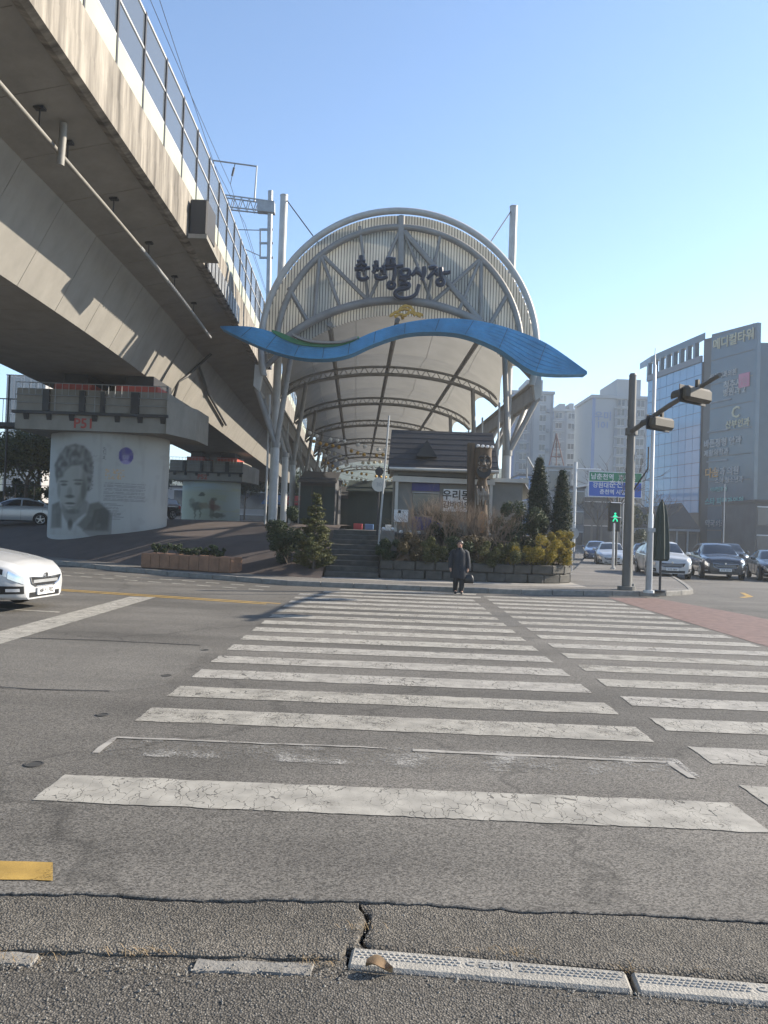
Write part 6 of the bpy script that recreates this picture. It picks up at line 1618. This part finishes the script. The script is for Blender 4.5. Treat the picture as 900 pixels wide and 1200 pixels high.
lowb('shop_building',714,748,560,140,12,M['low_a'],'grey building behind the pedestrian signal',3,3)
lowb('shop_building',606,646,558,150,12,M['awning_blue'],'low building with blue cladding behind the cypresses',3,3)
lowb('shop_building',885,960,590,80,8,M['low_c'],'dark building beyond the tower signs',4,2)
# lattice frame of a red crane-like sign tower
M['lattice']=mat('lattice',(.12,.05,.045),.7)
e=empty('lattice_sign_frame',(AX(650,110),110,0)); tag(e,'thin red lattice frame on a roof above the cypresses','frame')
for p,q in (((640,560),(652,508)),((664,560),(652,508)),((652,508),(652,560)),((646,535),(658,535))):
    MB().tube([U(*p,125),U(*q,125)],.10,6).build('bar',M['lattice'],e)
for p in ((640,560),(664,560),(652,560)):
    q=U(*p,125); MB().tube([(q.x,125,0),(q.x,125,q.z)],.12,6).build('leg',M['steel_dark'],e)
# far hill and the left background
b=MB(); rows=[]
for j in range(8):
    t=j/7; rows.append([(-420+i*14,260+j*40,-1+ (40+34*mnoise.noise((i*.12,.5,1))+8*mnoise.noise((i*.6,2,1)))*math.sin(math.pi*min(1,t*.5+.001)) ) for i in range(40)])
kind(b.grid(rows).build('hill',M['hill'],None,True),'structure')
def tree(name,x,y,z,h,r_,n,leafm,label,group=None,size=.13,bare=False):
    r=empty(name,(x,y,z)); tag(r,label,'tree',group)
    b=MB(); b.tube([(x,y,z-.2),(x+.05,y,z+h*.45)],[.16,.10],8); tips=[]
    def grow(p,d,L,rr,k):
        q=p+d*L; b.tube([p,q],[rr,rr*.65],5,False); tips.append(q)
        if k>0:
            for i in range(3): grow(p.lerp(q,rnd.uniform(.5,1)),(d+Vector((rnd.gauss(0,.6),rnd.gauss(0,.6),rnd.gauss(.1,.35)))).normalized(),L*rnd.uniform(.6,.8),rr*.6,k-1)
    for i in range(5):
        a_=i*1.257+rnd.random(); grow(Vector((x,y,z+h*rnd.uniform(.3,.45))),Vector((math.cos(a_)*.7,math.sin(a_)*.7,.9)).normalized(),h*.26,.06,3 if bare else 2)
    b.build('trunk',M['bark'],r)
    if not bare:
        def fn():
            c=rnd.choice(tips); d=Vector((rnd.gauss(0,1),rnd.gauss(0,1),rnd.gauss(0,1))).normalized(); return c+d*r_*.30*rnd.random()**.5,d
        leaves(n,fn,size,leafm,'crown',r)
    return r
for i,(x,y,h,rr) in enumerate(((-21.5,46,5.4,3),(-25.5,47,5.8,3),(-19.0,50,5.0,2.6),(-23.5,52,6.4,3),(-29.5,50,6,3),(-18.0,55,4.2,2.4))):
    tree('broadleaf_tree',x,y,pz(x,y),h,rr*1.2,7000,M['leaf_dark' if i%3 else 'leaf_mid'],('dark green tree standing behind the parked silver sedan' if i%3 else 'olive green tree standing behind the parked silver sedan'),'trees left of the portrait pier')
lab=['leafless street tree behind the signal pole','leafless street tree beside the glazed shop row','leafless street tree far up the side street']
for i,(px,y,h) in enumerate(((722,62,9.5),(770,84,8.5),(700,90,8))):
    tree('bare_street_tree',AX(px,y),y,0,h,3,0,None,lab[i],'bare street trees',bare=True)
for i,(x,y,h) in enumerate(((-34,112,9),(-28,118,10),(-22,121,9),(-15.5,124,10),(-9,128,9),(-40,108,10),(9.5,126,9))):
    tree('broadleaf_tree',x,y,1.9 if x<0 else 0,h,5,4200,M['leaf_dark'],'tall dark tree in the row beyond the far pier','trees beyond the far pier',.24)
lowb('market_hall',120,470,574,134,8,M['low_b'],'low hall closing off the far end of the covered market',9,2)
# little evergreen by the shop row
shrub('round_bush',AX(746,80),80,0,1.6,1.4,5.0,2500,.18,M['leaf_dark'],'dark evergreen bush at the corner of the glazed shop row')
for i,(x,y) in enumerate(((-27,46.5),(-24.4,46.3),(-21.8,46.6),(-19.2,47.2),(-29.5,47))):
    shrub('broad_bush',x,y,pz(x,y)-.1,1.7,1.1,2.6,4200,.11,M['leaf_dark'],'broad dark bush along the wire fence behind the silver sedan','bushes along the wire fence')
# fence and lamp beyond the left end of the pier
fz=pz(-20,44)
fe=empty('mesh_fence',(-22,43.5,fz)); tag(fe,'tall dark wire fence beyond the parked silver sedan','fence')
for i in range(9): MB().tube([(-28+i*1.1,44.5,fz),(-28+i*1.1,44.5,fz+2.0)],.03,6).build('post',M['steel_dark'],fe)
for zz in (.1,1.0,2.0): MB().tube([(-28,44.5,fz+zz),(-19.2,44.5,fz+zz)],.02,6).build('rail',M['steel_dark'],fe)
simple_pole('lamp_post',(U(4,600,44).x,44,fz-.3),8.6,.07,M['steel_dark'],'dark lamp post at the far left beside the pier cap')
# raised walkway left of pier: dark railing
wk=empty('walkway',(-21,39,6.2)); tag(wk,'raised walkway with dark railings running from the pier cap to the left','walkway')
MB().box((-27,37.2,6.15),(-16.95,38.4,6.35)).build('deck',M['steel_dark'],wk)
for i in range(30): MB().tube([(-27+i*.345,37.3,6.35),(-27+i*.345,37.3,7.5)],.015,4).build('baluster',M['steel_dark'],wk)
MB().tube([(-27,37.3,7.5),(-16.97,37.3,7.5)],.03,6).build('handrail',M['steel_dark'],wk)
MB().box((-27.2,37.5,0.5),(-26.8,38.1,6.15)).build('support_post',M['steel_dark'],wk)
for px,py,d_,m_,lab in ((34,436,220,'low_b','brownish house on the slope beyond the walkway'),(14,440,240,'low_a','grey house further up the slope')):
    lowb('hill_house',px-14,px+12,py,d_,10,M[m_],lab,3,4)
HAZE=0.0008
# ------------------------------------------------------------------ haze
hz=bpy.data.materials.new('haze'); hz.use_nodes=True; nt=hz.node_tree
for n_ in list(nt.nodes):
    if n_.type=='BSDF_PRINCIPLED': nt.nodes.remove(n_)
vo=nt.nodes.new('ShaderNodeVolumePrincipled'); vo.inputs['Color'].default_value=(.86,.93,1.0,1); vo.inputs['Density'].default_value=HAZE; vo.inputs['Anisotropy'].default_value=.3
nt.links.new(vo.outputs[0],[n_ for n_ in nt.nodes if n_.type=='OUTPUT_MATERIAL'][0].inputs['Volume'])
kind(MB().box((-3100,-3100,-1.2),(3100,4100,62)).build('haze',hz),'stuff')
